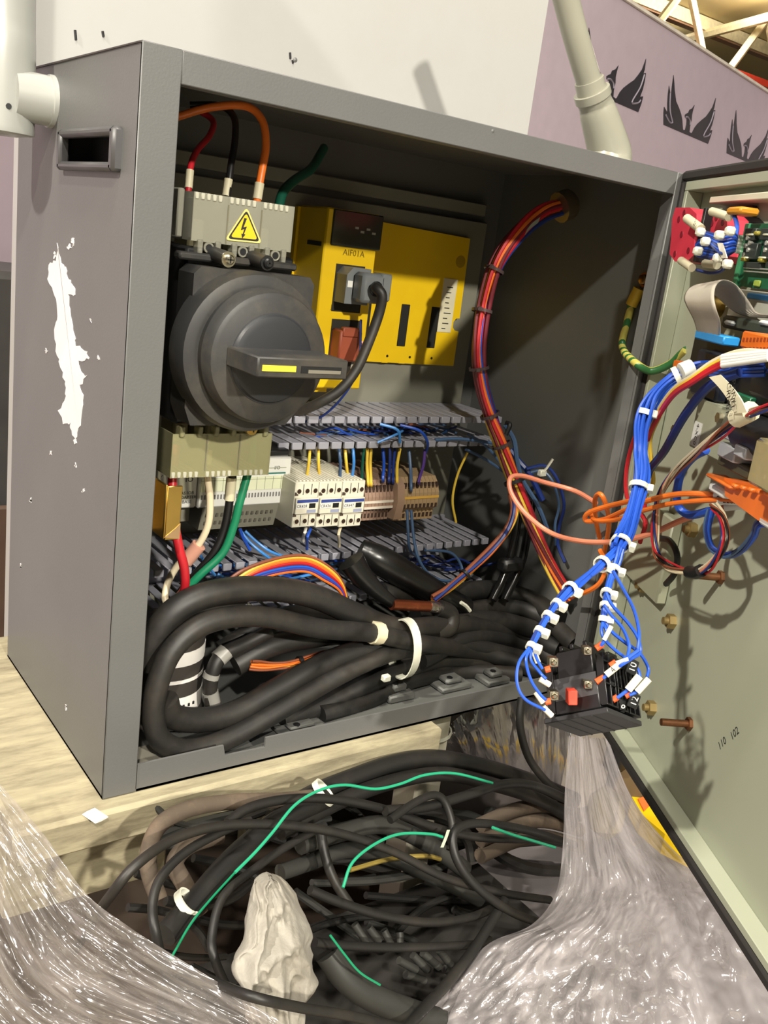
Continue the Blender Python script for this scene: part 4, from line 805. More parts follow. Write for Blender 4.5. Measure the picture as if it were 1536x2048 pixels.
dbox(1506, 560, 1519, 573, 0.05, 0.053).build('label', mat('pcb_label', (170, 190, 80), 0.5), pcb)
# red contact blocks of the push buttons
EST = mat('contact_red', (200, 56, 74), 0.4, var=0.1); EDK = mat('contact_dark', (120, 26, 40), 0.5)
def hexblock(cu, cv, w, h, lab, o1):
    c = T('contact_block', DP(cu, cv, o1), lab, 'contact block', 'red contact blocks on the door')
    poly = [(-0.28, 0.5), (0.25, 0.5), (0.5, 0.38), (0.5, 0.1), (0.42, -0.05), (0.4, -0.38), (0.15, -0.5), (-0.3, -0.5), (-0.5, -0.36), (-0.45, -0.1), (-0.4, 0.3)]
    P = [DL(cu+x*w, cv-z*h, o1) for x, z in poly]
    B(dfr).prism([(a, o1, b_) for a, b_ in P], (0, -0.035, 0)).build('case', EST, c, smooth=False)
    B(dfr).prism([(a, o1-0.035, b_) for a, b_ in P], (0, -0.03, 0)).build('carrier', BLK, c, smooth=False)
    for (x, z) in ((0.05, 0.4), (0.32, 0.3), (-0.15, 0.28), (-0.05, 0), (-0.3, -0.36), (0.2, -0.3)):
        a, b_ = DL(cu+x*w, cv-z*h, o1); B(dfr).tube([(a, o1-0.002, b_), (a, o1+0.0008, b_)], 0.0055, 10).build('dimple', EDK, c)
    return c
hexblock(1366, 469, 54, 108, 'nearer red contact block with a tag reading 31', 0.075)
hexblock(1431, 474, 46, 98, 'further red contact block half hidden behind coiled blue wires', 0.062)
dbox(1396, 416, 1401, 524, 0.02, 0.0762, 0.001).build('gap_shade_strip', BLK, None, 'thin black strip standing in for the dark gap between the two red contact blocks', 'plate')  # black strip added as the dark gap that separates the blocks
tg = T('wire_marker', DP(1388, 448, .09), 'cream wire marker printed 31 on the nearer red contact block', 'marker')
sleeve(tg, DP(1374, 437, .088), DP(1402, 458, .088), 0.0072, CREAMS, 'sleeve'); text('31', DP(1389, 448, .0965), DS*0.8-DZ*0.75+DN*0.2, DS*0.5+DZ*0.8, 0.016, INK, tg)
for (a, c, l) in (((1424, 423), (1458, 434), 'cream wire marker above the further red contact block'), ((1362, 521), (1384, 536), 'cream wire marker below the nearer red contact block'), ((1410, 527), (1434, 530), 'cream wire marker below the further red contact block')):
    sleeve(None, DP(*a, .08), DP(*c, .08), 0.0065, CREAMS, 'wire_marker'); tag(list(C.objects)[-1], l, 'marker')
dbox(1452, 413, 1480, 428, 0.06, 0.09, 0.003).build('amber_connector', mat('amber', (206, 140, 36), 0.45), None, 'amber plastic connector above the blue wire coil on the door', 'connector')
bc = T('blue_wire_coil', DP(1430, 500, .1), 'small coil of blue wires with white ties in front of the red contact blocks', 'wire coil')
for k in range(7):
    P = [DP(1404+k, 463+k*2, .10), DP(1440, 470+k*6, .105+.003*k), DP(1466, 466+k*6, .1), DP(1472-k, 480+k*4, .09), DP(1440, 486+k*5, .11), DP(1402-k, 480+k*5, .1), DP(1393+k, 495+k*3, .1), DP(1420, 505+k*2, .105)]
    wire('wire', P, 6, 'blue' if k % 2 else 'navy', bc, n=5)
wire('wire', [DP(1470, 478, .09), DP(1474, 455, .085), DP(1470, 435, .08), DP(1462, 425, .08)], 9, 'blue', bc)
wire('wire', [DP(1394, 540, .07), DP(1420, 546, .075), DP(1445, 540, .08), DP(1450, 520, .085)], 7, 'navy', bc)
for (u, v) in ((1399, 464), (1409, 483), (1394, 502), (1437, 470), (1458, 462), (1434, 516), (1453, 528)):
    p = DP(u, v, .122); B((p, DS, DN, DZ)).box(-0.0065, 0.0065, -0.008, 0.005, -0.0062, 0.0062, 0.003).build('tie_head', TIEW, bc)
strip([DP(1440, 486, .12), DP(1445, 502, .122), DP(1449, 516, .12)], 0.017, DS).build('tag', mat('tag_paper', (226, 220, 204), 0.6), bc)
# ribbon cable and its blue connector
rb = T('ribbon_cable', DP(1420, 670, .1), 'grey flat ribbon cable folded over on the door, plugged into a blue connector', 'ribbon cable')
RBM = mat('ribbon_grey', (178, 170, 156), 0.45)
nt = RBM.node_tree
Lp = [DP(1396, 668, .1), DP(1388, 640, .115), DP(1374, 612, .13), DP(1369, 595, .13), DP(1378, 578, .12), DP(1400, 570, .10), DP(1430, 590, .07), DP(1462, 618, .05), DP(1492, 632, .04), DP(1540, 636, .04)]
Rp = [DP(1440, 676, .1), DP(1440, 645, .115), DP(1431, 615, .13), DP(1428, 590, .13), DP(1433, 570, .12), DP(1448, 560, .10), DP(1472, 570, .07), DP(1496, 600, .05), DP(1516, 626, .04), DP(1550, 630, .04)]
L_, R_ = spline(Lp, 6), spline(Rp, 6); b = B()
for i in range(len(L_)): 
    for k in range(13): q = L_[i].lerp(R_[i], k/12); b.p(q+DN*(0.0012*(k % 2)))
for i in range(len(L_)-1):
    for k in range(12): a = i*13+k; b.f.append([a, a+1, a+14, a+13])
o = b.build('flat_cable', RBM, rb); md = o.modifiers.new('thick', 'SOLIDIFY'); md.thickness = 0.0012; md.offset = 0
dbox(1388, 665, 1448, 684, 0.08, 0.105, 0.002).build('blue_connector', mat('connector_blue', (40, 140, 210), 0.4), rb)
# black boards, white frames and blue strip behind the ribbon
dv = T('display_unit', DP(1480, 640, .03), 'pale metal display frame with a blue strip behind the ribbon cable', 'display')
dbox(1455, 582, 1575, 660, 0.0, 0.03).build('frame', mat('frame_pale', (196, 194, 180), 0.4), dv)
dbox(1492, 590, 1575, 602, 0.03, 0.034).build('blue_strip', mat('strip_sky', (60, 140, 200), 0.4), dv)
dbox(1440, 640, 1575, 668, 0.03, 0.05, 0.004).build('rod_cover', mat('dark_cover', (60, 66, 58), 0.5), dv)
for u in (1446, 1515): dbox(u, 640, u+18, 650, 0.04, 0.056, 0.003).build('clip', WHT, dv)
B(dfr).lathe((*[DL(1440, 612, .02)[0]], 0.02, DL(1440, 612, .02)[1]), (0, 1, 0), [(0.02, 0), (0.02, 0.02), (0.012, 0.025)], 18).build('knob', GOLD, dv)
bb = T('black_relay_board', DP(1450, 740, .05), 'black circuit housing below the ribbon cable on the door', 'housing')
dbox(1372, 684, 1560, 812, 0.002, 0.05, 0.004).build('case', BLK, bb); dbox(1385, 700, 1440, 800, 0.05, 0.07, 0.004).build('relay', mat('relay_navy', (22, 26, 40), 0.4), bb); dbox(1500, 716, 1570, 800, 0.05, 0.085, 0.004).build('relay', BLK, bb)
dbox(1345, 724, 1380, 740, 0.03, 0.055).build('orange_terminal', mat('terminal_orange', (226, 112, 34), 0.45), bb)
dbox(1462, 788, 1500, 812, 0.05, 0.06).build('green_board', mat('pcb_green', (30, 96, 66)), bb)
ot = T('orange_terminal_plug', DP(1510, 690, .12), 'orange pluggable terminal at the right edge with white sleeved wires', 'terminal')
ORG = mat('terminal_orange', (226, 112, 34), 0.45)
dbox(1480, 668, 1560, 704, 0.08, 0.115, 0.002).build('body', ORG, ot)
for k in range(10): dbox(1485+k*7, 675, 1489+k*7, 684, 0.114, 0.1155, 0).build('slot', mat('orange_dark', (150, 62, 16), 0.6), ot)
for k in range(10): dbox(1484+k*7, 694, 1488+k*7, 702, 0.114, 0.1155, 0).build('slot', MATS['orange_dark'], ot)
for k, (c, dv_) in enumerate((('cream', 0), ('yellow', 4), ('red', 9), ('red', 13))):
    P = [DP(1538, 704+dv_, .12), DP(1480, 703+dv_*1.2, .13), DP(1428, 722+dv_*1.3, .14), DP(1385, 752+dv_, .15), DP(1345, 780+dv_, .15), DP(1312, 830+dv_, .14), DP(1296, 880, .12), DP(1284, 930, .1), DP(1262+k*9, 980, .08), DP(1290, 1020, .08)]
    wire('wire', P, 9, c, ot); sleeve(ot, DP(1538, 704+dv_, .1205), DP(1445, 714+dv_*1.3, .1385), wpx(P[2], 12)/2, WHT)
# pale green bracket box with labels
br = T('socket_bracket', DP(1440, 900, .06), 'pale green sheet metal bracket carrying relay sockets on the door', 'bracket')
BRM = mat('bracket_green', (158, 160, 138), 0.42, var=0.06)
s0, s1, z0, z1 = drect(1378, 828, 1580, 945, .075)
B(dfr).box(s0, s1, 0.07, 0.075, z0, z1, 0.002).box(s0, s0+0.004, 0.0, 0.07, z0, z1-0.006).box(s0, s1, 0.0, 0.07, z1-0.003, z1).build('plate', BRM, br)
for (u0, v0, u1, v1, tx) in ((1384, 842, 1400, 895, '4-XC0'), (1474, 850, 1490, 876, 'XJ1'), (1446, 866, 1460, 876, '')):
    o = dbox(u0, v0, u1, v1, 0.075, 0.0758, 0).build('label', WHT, br)
    if tx: text(tx, DP((u0+u1)/2, (v0+v1)/2, .0762), -DZ, DS, 0.012, INK, o)
for (u, v) in ((1442, 836), (1352, 860)): B(dfr).tube([(DL(u, v, .075)[0], 0.074, DL(u, v, .075)[1]), (DL(u, v, .075)[0], 0.081, DL(u, v, .075)[1])], 0.008, 6).build('bolt', STEEL, br)
dbox(1248, 1000, 1335, 1190, 0.0, 0.02, 0.003).build('side_channel', BRM, br)
bl = T('lock_barrel', DP(1510, 860, .1), 'short black barrel with a glass end on the socket bracket', 'knob')
p = DP(1490, 862, .09); B().lathe(p, DS, [(0.024, 0), (0.026, 0.006), (0.026, 0.1)], 20).build('barrel', BLK, bl); B().lathe(p-DS*0.002, DS, [(0.02, 0), (0.02, 0.003)], 20).build('glass', mat('lens_grey', (130, 130, 126), 0.1), bl)
gs = T('grey_relay_socket', DP(1470, 900, .09), 'light grey plastic relay socket below the lock barrel', 'socket')
GSM = mat('socket_grey', (164, 166, 170), 0.4)
dbox(1434, 878, 1515, 890, 0.075, 0.11, 0.002).build('top', GSM, gs); dbox(1434, 888, 1470, 920, 0.075, 0.105, 0.002).build('leg_block', GSM, gs); dbox(1466, 890, 1492, 916, 0.075, 0.115, 0.002).build('latch', GSM, gs); dbox(1490, 888, 1515, 922, 0.075, 0.105, 0.002).build('leg_block', GSM, gs); dbox(1432, 920, 1500, 945, 0.075, 0.095, 0.002).build('olive_base', mat('socket_olive', (70, 66, 44), 0.5), gs)  # last part is a dark olive base below the legs
cr = T('clear_relay', DP(1515, 930, .12), 'relay with a yellowish clear cover at the right edge', 'relay')
dbox(1498, 880, 1560, 985, 0.085, 0.15, 0.004).build('cover', clear('relay_clear', (206, 190, 140), 0.5, 0.1, 0.6), cr); dbox(1506, 895, 1560, 975, 0.09, 0.135).build('core', mat('relay_core', (120, 106, 66), 0.4, 0.4, var=0.4, vs_=60), cr)
obs_ = T('orange_relay_base', DP(1490, 1000, .1), 'orange relay base below the clear relay, taking white sleeved wires', 'terminal base')
B(dfr).prism([(a, 0.1, b_) for a, b_ in [DL(u, v, .1) for u, v in ((1448, 955), (1560, 978), (1560, 1062), (1515, 1040), (1450, 992))]], (0, -0.06, 0)).build('body', ORG, obs_, smooth=False)
dbox(1408, 958, 1462, 966, 0.08, 0.11, 0.002).build('lever', ORG, obs_)
for k in range(5): dbox(1460+k*16, 966+k*4, 1470+k*16, 976+k*4, 0.1, 0.112, 0.002).build('lever_key', ORG, obs_)
dbox(1415, 970, 1448, 990, 0.05, 0.09, 0.003).build('white_holder', WHT, obs_); dbox(1514, 1040, 1560, 1060, 0.06, 0.1, 0.003).build('white_block', WHT, obs_)
# orange and salmon wires from the box to the orange base
def cross(name, pts, m, label, sl, tx, w=10):
    P = [U(*q) for q in pts]; o = T(name, P[0], label, 'wire'); r = wpx(P[len(P)//2], w)/2
    B().tube(P, r, 9, 7).build('insulation', wmat(m), o)
    a, b_ = U(*sl[0]), U(*sl[1]); s_ = sleeve(o, a, b_, r*1.35, WHT)
    e = (b_-a).normalized(); n_ = (-CF-e*(-CF).dot(e)).normalized(); up_ = n_.cross(e)
    if up_.z < 0: up_ = -up_
    if tx: text(tx, a.lerp(b_, 0.55)+n_*(r*1.45), e, up_, 0.011, INK, s_)
    return o
cross('crossing_wire', [(1222, 1150, .03), (1205, 1100, .02), (1192, 1040, .0), (1190, 1000, -.03), (1200, 988, -.06), (1212, 1010, -.07), (1218, 1050, -.05), (1208, 1110, 0)], 'orange', 'orange wire standing in a narrow upright loop at the right of the box', ((1206, 1100, .021), (1200, 1075, .015)), '')
cross('crossing_wire', [(1270, 1000, -.2), (1225, 1010, -.12), (1190, 1020, -.08), (1172, 1030, -.06), (1174, 1042, -.06), (1210, 1038, -.1), (1255, 1018, -.18), (1300, 1000, -.25), (1360, 988, -.31), (1430, 990, -.36), (1480, 1000, -.4)], 'orange', 'upper orange wire with a white sleeve reaching the orange relay base', ((1430, 990, -.361), (1495, 996, -.41)), '206.12.05')
cross('crossing_wire', [(1180, 1022, -.05), (1190, 1040, -.08), (1230, 1040, -.14), (1290, 1020, -.24), (1350, 1006, -.3), (1435, 1000, -.37), (1500, 1002, -.42)], 'orange', 'lower orange wire with a white sleeve reaching the orange relay base', ((1437, 1001, -.371), (1512, 1006, -.425)), '228.12.05')
cross('crossing_wire', [(1192, 1006, .0), (1150, 982, .08), (1090, 965, .12), (1045, 952, .14), (1021, 956, .14), (1022, 985, .12), (1050, 1026, .08), (1100, 1065, .03), (1160, 1082, -.05), (1230, 1083, -.14), (1300, 1068, -.22), (1370, 1038, -.29), (1450, 1015, -.37)], 'salmon', 'long salmon pink wire swinging out of the box to the orange relay base', ((1452, 1014, -.371), (1530, 1005, -.43)), '649')
wire('orange_wire_tail', [U(1200, 1100, -.02), U(1212, 1130, -.05), U(1200, 1165, -.05), U(1170, 1185, -.02), U(1130, 1195, .04)], 10, 'orange', None, 'orange wire curving behind the split of the blue harness', 'wire')
# twisted multicolour loop
ml = T('multicolour_wire_loop', DP(1380, 1140, .08), 'loop of thin mixed colour wires hanging on the door, bound with black tape', 'wire loop')
Q, F = bundle(ml, [DP(1550, 812, .16), DP(1498, 828, .15), DP(1450, 858, .14), (DP(1400, 898, .13)), DP(1352, 940, .11), DP(1322, 990, .1), DP(1310, 1050, .09), DP(1312, 1105, .09), DP(1340, 1135, .09), DP(1388, 1146, .09), DP(1425, 1125, .09), DP(1450, 1080, .09), DP(1446, 1035, .08), DP(1425, 1010, .08)], ['cream', 'brown', 'black', 'red', 'navy', 'salmon', 'cream'], 4.5, 16, twist=5)
B().tube([DP(1378, 1144, .09), DP(1391, 1146, .09), DP(1403, 1141, .09)], 0.0095, 10).build('black_tape', BLK, ml)
tg = T('panel_tag', DP(1470, 810, .15), 'cream flag tag printed PANEL on the multicolour wires', 'tag')
B((DP(1468, 795, .17), DS, DN, DZ)).box(-0.001, 0.001, 0, 0.001, 0, 0.001).build('core', CREAMS, tg)
f = strip([DP(1430, 752, .165), DP(1452, 775, .167), DP(1470, 800, .167), DP(1482, 826, .163)], 0.03, (DS*1.0+DZ*0.25)).build('flag', mat('flag_cream', (226, 220, 190), 0.5), tg)
text('PANEL', DP(1466, 790, .171), -DZ*0.9+DS*0.35, DS*0.9+DZ*0.35, 0.013, INK, f); text('CRM81', DP(1456, 797, .171), -DZ*0.9+DS*0.35, DS*0.9+DZ*0.35, 0.013, INK, f)
sleeve(tg, DP(1474, 836, .15), DP(1502, 822, .15), 0.0125, MATS['flag_cream'], 'wrap')
# blue cables on the door, black ring
wire('blue_door_cable', [DP(1412, 900, .1), DP(1385, 915, .1), DP(1363, 945, .09), DP(1354, 985, .08), DP(1358, 1015, .07), DP(1380, 1030, .06), DP(1420, 1022, .06)], 17, 'blue', None, 'thick blue cable bending down the left side of the socket bracket', 'cable')
bl2 = T('blue_loop_cables', DP(1450, 1105, .06), 'bunch of blue wires looping below the orange relay base', 'wire loop')
bundle(bl2, [DP(1424, 1020, .07), DP(1416, 1060, .07), DP(1424, 1095, .06), DP(1452, 1110, .05), DP(1485, 1098, .05), DP(1508, 1072, .06), DP(1520, 1045, .07), DP(1560, 1050, .07)], ['navy', 'blue', 'navy', 'slate', 'navy', 'blue'], 7, 14, twist=1)
wire('black_rubber_ring', [DP(1318, 1076, .03), DP(1340, 1082, .04), DP(1354, 1110, .04), DP(1350, 1145, .03), DP(1332, 1168, .02)], 13, BLK, None, 'bent black rubber edging on the door beside the multicolour loop', 'edging')
wire('blue_door_wires', [DP(1540, 740, .09), DP(1480, 748, .1), DP(1450, 735, .11), DP(1405, 730, .11), DP(1396, 742, .11), DP(1430, 752, .1)], 9, 'navy', None, 'dark blue wire curl between the black housing and the sleeved wires', 'wire')
for k in range(5): wire('coiled_blue_wire', [DP(1530, 722+k*7, .1), DP(1485, 728+k*6, .115), DP(1455, 742+k*3, .12), DP(1420, 738+k*3, .12)], 7, ('blue', 'navy')[k % 2], None, 'blue wire of the glossy bunch left of the orange terminal plug', 'wire', 'glossy blue bunch')
for (P, m, w, l) in (([DP(1480, 745, .12), DP(1420, 770, .13), DP(1370, 830, .12), DP(1330, 900, .1), DP(1300, 940, .08), DP(1285, 990, .08)], 'navy', 17, 'dark blue sleeved cable running right beside the red wires'),
                     ([DP(1320, 830, .1), DP(1300, 880, .09), DP(1305, 940, .07), DP(1305, 970, .06), DP(1285, 1000, .06)], 'yellow', 9, 'pale yellow wire waving behind the blue harness'),
                     ([DP(1292, 842, .09), DP(1268, 880, .06), DP(1253, 940, .05), DP(1256, 1000, .06), DP(1290, 1040, .06), DP(1280, 1085, .05)], 'red', 9, 'dark red wire bowing out left of the blue harness')):
    wire('side_wire', P, w, m, None, l, 'wire')
# ================================================================== BLUE HARNESS AND CONTACT ASSEMBLY
bh = T('blue_wire_harness', U(1250, 1060, -.3), 'front harness of bright blue wires with white cable ties, forking to the black contact assembly', 'wire harness')
trunk = [U(1440, 735, -.31), U(1390, 742, -.29), U(1345, 757, -.27), U(1305, 795, -.25), U(1286, 845, -.25), U(1282, 900, -.26), U(1281, 950, -.28), U(1268, 1010, -.3), U(1250, 1065, -.32), U(1235, 1100, -.34)]
Q, F = bundle(bh, trunk, ['blue']*11+['navy'], 8, 30, twist=0.35, fan=lambda u: 0.75+0.35*math.sin(u*12)**2)
for (u, v, r) in ((1352, 748, 17), (1282, 817, 13), (1268, 972, 17), (1240, 1086, 18)):
    k = min(range(len(Q)), key=lambda i: (Q[i]-U(u, v, Q[i].y)).length); tie(bh, Q[k], F[k][0], wpx(Q[k], r), TIEW, w=0.008, hd=CR+CD*0.4-CF*0.4)
sleeve(bh, U(1362, 744, -.285), U(1384, 735, -.292), 0.013, WHT, 'marker_band')
lbr = [U(1235, 1100, -.34), U(1204, 1128, -.35), U(1170, 1155, -.37), U(1140, 1178, -.39), U(1113, 1208, -.4), U(1095, 1232, -.41), U(1078, 1262, -.42), U(1062, 1293, -.43)]
Q, F = bundle(bh, lbr, ['blue']*6+['navy'], 7, 20, twist=0.8, fan=lambda u: 1.0-0.5*u)
for (u, v, r) in ((1206, 1122, 14), (1140, 1178, 12), (1112, 1208, 8), (1096, 1230, 8), (1078, 1260, 7), (1064, 1291, 7)):
    k = min(range(len(Q)), key=lambda i: (Q[i]-U(u, v, Q[i].y)).length); tie(bh, Q[k], F[k][0], wpx(Q[k], r), TIEW, w=0.007, hd=CR+CD*0.4-CF*0.4)
rbr = [U(1240, 1098, -.345), U(1226, 1140, -.36), U(1214, 1180, -.38), U(1210, 1212, -.4), U(1206, 1245, -.41)]
Q, F = bundle(bh, rbr, ['blue']*6, 7, 16, twist=0.4, fan=lambda u: 1.0-0.4*u)
for (u, v, r) in ((1224, 1142, 12), (1212, 1184, 9), (1210, 1210, 8), (1207, 1241, 7)):
    k = min(range(len(Q)), key=lambda i: (Q[i]-U(u, v, Q[i].y)).length); tie(bh, Q[k], F[k][0], wpx(Q[k], r), TIEW, w=0.007, hd=CR+CD*0.4-CF*0.4)
# fans of single wires to the contacts
fan_l = [[(1062, 1293), (1052, 1320), (1062, 1360), (1080, 1388), (1092, 1400)], [(1060, 1293), (1038, 1325), (1034, 1365), (1050, 1398), (1090, 1420)], [(1066, 1293), (1074, 1318), (1085, 1338)], [(1064, 1293), (1062, 1320), (1080, 1345), (1092, 1358)]]
for P in fan_l: wire('wire', [U(u, v, -.43-.01*i) for i, (u, v) in enumerate(P)], 6.5, 'blue', bh)
fan_r = [[(1206, 1243), (1203, 1262), (1210, 1280), (1230, 1300), (1256, 1320), (1275, 1338), (1280, 1355)], [(1208, 1240), (1222, 1262), (1250, 1285), (1278, 1305), (1296, 1335), (1294, 1355)], [(1212, 1185), (1224, 1210), (1255, 1245), (1275, 1275), (1280, 1305), (1262, 1318), (1240, 1332)], [(1226, 1142), (1245, 1175), (1268, 1220), (1278, 1265), (1276, 1300)], [(1208, 1210), (1224, 1232), (1246, 1258), (1258, 1290), (1255, 1315)], [(1205, 1246), (1213, 1262), (1210, 1278), (1203, 1290)]]
for P in fan_r: wire('wire', [U(u, v, -.41-.008*i) for i, (u, v) in enumerate(P)], 7, 'blue', bh)
SLV = mat('sleeve_ivory', (226, 220, 200), 0.5)
pO = UT(1187, 1441, 1.25); pA = (CR*80+CD*42+CF*84).normalized(); nP = (CD*0.894-CF*0.447); pA = (pA-nP*pA.dot(nP)).normalized(); pB = nP.cross(pA)
if pB.dot(CR) > 0: pB = -pB
ca = T('contact_assembly', pO, 'black push button contact assembly dangling in front of the box on blue wires', 'contact assembly')
pf = (pO, pA, pB, -nP)
hA, hB = 0.040, 0.038
B(pf).box(-hA-0.007, hA+0.007, -hB-0.008, hB+0.010, -0.006, 0.001, 0.001).build('end_plate', mat('plate_black', (38, 38, 40), 0.5), ca)
for k in (-0.6, -0.15, 0.3, 0.75): B(pf).box(-hA-0.006, hA+0.006, hB*k-0.001, hB*k+0.001, -0.0068, -0.005).build('rib', MATS['plate_black'], ca)
BK2 = mat('contact_black', (15, 15, 16), 0.35)
for i, (a0, a1) in enumerate(((-hA-0.006, -0.014), (-0.011, 0.013), (0.016, hA+0.008))):
    o = B(pf).box(a0, a1, -hB+0.002, hB-0.008, 0.0015, 0.046, 0.002).box(a0+0.003, a1-0.003, -hB+0.008, hB-0.014, 0.046, 0.088, 0.002).build('contact_body', BK2, ca)
    for s_ in (-1, 1):
        for aa in (a0+0.002, (a0+a1)/2, a1-0.002): B(pf).box(aa-0.0012, aa+0.0012, s_*hB-0.008, s_*hB+0.003, 0.006, 0.074, 0.0006).build('partition', BK2, o)
        for zz in (0.006, 0.034, 0.064): B(pf).box(a0+0.001, a1-0.001, s_*hB-0.008, s_*hB+0.001, zz-0.0012, zz+0.0012, 0.0005).build('cell_floor', BK2, o)
    for b0 in (-0.02, 0.0, 0.016): B(pf).box(a0+0.004, a1-0.004, b0-0.003, b0+0.003, 0.088, 0.096, 0.001).build('plunger', BK2, o)
    B(pf).box(a0-0.0005, a0+0.0008, -hB+0.004, hB-0.01, 0.02, 0.05).build('seam', mat('seam_grey', (60, 60, 62), 0.4), o)
for aa in (-0.035, -0.022, -0.008): B(pf).box(aa, aa+0.0012, hB+0.001, hB+0.0035, 0.058, 0.074).build('spring_clip', STEEL, ca)
for (u, v, w) in ((1108, 1325, 9), (1109, 1392, 9), (1176, 1302, 8), (1177, 1370, 8)):
    p = UT(u, v, 1.212); h = wpx(p, w); o = B((p, CR, CF, -CD)).box(-h, h, 0, 0.02, -h, h, 0.0008).build('terminal_plate', STEEL, ca); B().lathe(p, -CF, [(h*0.62, 0), (h*0.62, 0.002), (h*0.4, 0.004)], 12).build('screw', STEEL, o)
ORC = mat('crimp_orange', (228, 84, 34), 0.45)
for (a, c) in (((1090, 1340), (1100, 1337)), ((1090, 1404), (1101, 1402)), ((1192, 1297), (1205, 1288)), ((1192, 1364), (1208, 1354)), ((1225, 1400), (1235, 1394)), ((1250, 1392), (1260, 1386)), ((1220, 1332), (1232, 1324))): B().cyl(UT(*a, 1.215), UT(*c, 1.215), 0.0042, 8).build('crimp_ferrule', ORC, ca)
p = UT(1146, 1396, 1.205); B((p, CR, CF, -CD)).box(-0.006, 0.006, 0, 0.02, -0.0095, 0.0095, 0.001).build('red_slider', mat('slider_red', (220, 70, 50), 0.45), ca)
for (a, c, r) in (((1066, 1298), (1076, 1325), 6), ((1080, 1358), (1100, 1370), 6), ((1072, 1385), (1086, 1405), 6), ((1086, 1414), (1104, 1432), 6), ((1223, 1252), (1208, 1280), 4.5), ((1212, 1350), (1240, 1328), 7), ((1232, 1326), (1256, 1318), 4), ((1256, 1380), (1279, 1352), 8), ((1274, 1384), (1298, 1358), 7)):
    A_, C_ = UT(*a, 1.21), UT(*c, 1.21); sleeve(ca, A_, C_, wpx(A_, r), SLV)
for (a, c) in (((1240, 1327), (1278, 1300)), ((1256, 1380), (1234, 1396)), ((1274, 1384), (1258, 1390)), ((1206, 1357), (1214, 1350))): B().cyl(UT(*a, 1.212), UT(*c, 1.212), 0.0024, 8).build('wire_end', wmat('blue'), ca)
for (s_, u, v, w) in (('4', 1216, 1374, 12), ('6', 1244, 1412, 11), ('10', 1265, 1334, 13), ('12', 1268, 1402, 13)):
    p = UT(u, v, 1.225); h = wpx(p, w); o = B((p, (CR*0.85+CD*0.4+CF*.3).normalized(), CF, (-CD*0.9+CR*0.3).normalized())).box(-h, h, 0, 0.02, -h*1.1, h*1.1, 0.001).build('number_block', mat('number_black', (30, 31, 33), 0.4), ca)
    text(s_, p-CF*0.0012, CR*0.35-CD*0.9, -CR*0.9-CD*0.35, 0.013, WHT, o)
text('4', UT(1226, 1340, 1.2025), CR*0.6-CD*0.75, -CR*0.75-CD*0.6, 0.011, INK, ca)
# ================================================================== CABLE PILE BELOW THE BOX
def H(u, v, lift=0.0): return U(u, v, -0.06-(v-1550)*0.00045-lift)
PLN = mat('cable_black', (24, 23, 22), 0.5, var=0.15, dust=(62, 55, 46), dscale=8, damt=0.35)
DST = mat('cable_dusty', (84, 72, 60), 0.8, var=0.2, dust=(128, 108, 86), dscale=9, damt=0.7)
GRN = mat('cable_sheath_grey', (46, 46, 43), 0.55, var=0.12)
def pile(pts, w, lift, label, m=PLN, name='pile_cable', group=None, seg=12):
    return wire(name, [H(u, v, lift+(e[0] if e else 0)) for u, v, *e in pts], w, m, None, label, 'cable', group, seg=seg)
pile([(545, 1640), (620, 1592), (700, 1558), (790, 1527), (870, 1517), (960, 1532), (1060, 1562), (1150, 1600)], 36, 0.0, 'thickest black cable arching along the top of the pile')
pile([(560, 1665), (640, 1622), (720, 1585), (800, 1560), (890, 1548), (990, 1570), (1080, 1600), (1150, 1640)], 29, 0.015, 'thick black cable just under the topmost arch of the pile')
pile([(318, 1800), (298, 1740), (300, 1690), (325, 1645), (385, 1616), (470, 1603), (560, 1600), (640, 1592)], 33, 0.02, 'dusty brown cable bending at the left end of the pile', DST, 'dusty_cable')
pile([(400, 1830), (370, 1770), (350, 1725), (380, 1690), (440, 1670)], 36, -0.02, 'dusty brown cable stub behind the left loops', DST, 'dusty_cable')
pile([(150, 1900, -0.22), (188, 1838, -0.11), (222, 1790, -0.03), (270, 1732), (345, 1680), (440, 1652), (560, 1650), (680, 1667), (790, 1705), (890, 1755), (1000, 1785), (1100, 1800)], 19, 0.07, 'long black cable crossing the whole pile from the left film')
pile([(455, 1645), (500, 1615), (580, 1598), (680, 1600), (780, 1622), (870, 1655), (960, 1675), (1080, 1680), (1150, 1690)], 18, 0.055, 'black cable arching across the upper middle of the pile')
pile([(360, 2010, -0.1), (330, 1940, -0.04), (312, 1870), (305, 1810), (322, 1755), (370, 1705), (440, 1665), (500, 1640)], 20, 0.06, 'black cable looping round the left side of the pile')
pile([(330, 1870), (390, 1805), (440, 1745), (490, 1695), (560, 1640), (650, 1597)], 46, 0.025, 'thick dark cable bundle slanting up to the right, bound with two ties')
pile([(500, 2040, -0.09), (460, 1985, -0.03), (430, 1920), (424, 1870), (445, 1795), (500, 1745), (570, 1695), (650, 1650)], 18, 0.055, 'black cable running left of the white rag')
pile([(1150, 1690), (1060, 1662), (980, 1648), (930, 1650), (906, 1672), (915, 1722), (955, 1775), (1020, 1822), (1090, 1850)], 18, 0.085, 'black cable forming the big open ring at the right')
pile([(1010, 1800), (985, 1840), (950, 1895), (900, 1960), (850, 2015), (800, 2070)], 22, 0.075, 'black cable dropping along the right film to the bottom edge')
pile([(630, 1885), (700, 1892), (800, 1895), (940, 1890), (980, 1880)], 18, 0.06, 'straight black cable lying level right of the rag')
pile([(620, 1780), (680, 1805), (760, 1830), (860, 1845), (950, 1832), (1010, 1800)], 18, 0.05, 'black cable sagging across the middle of the pile')
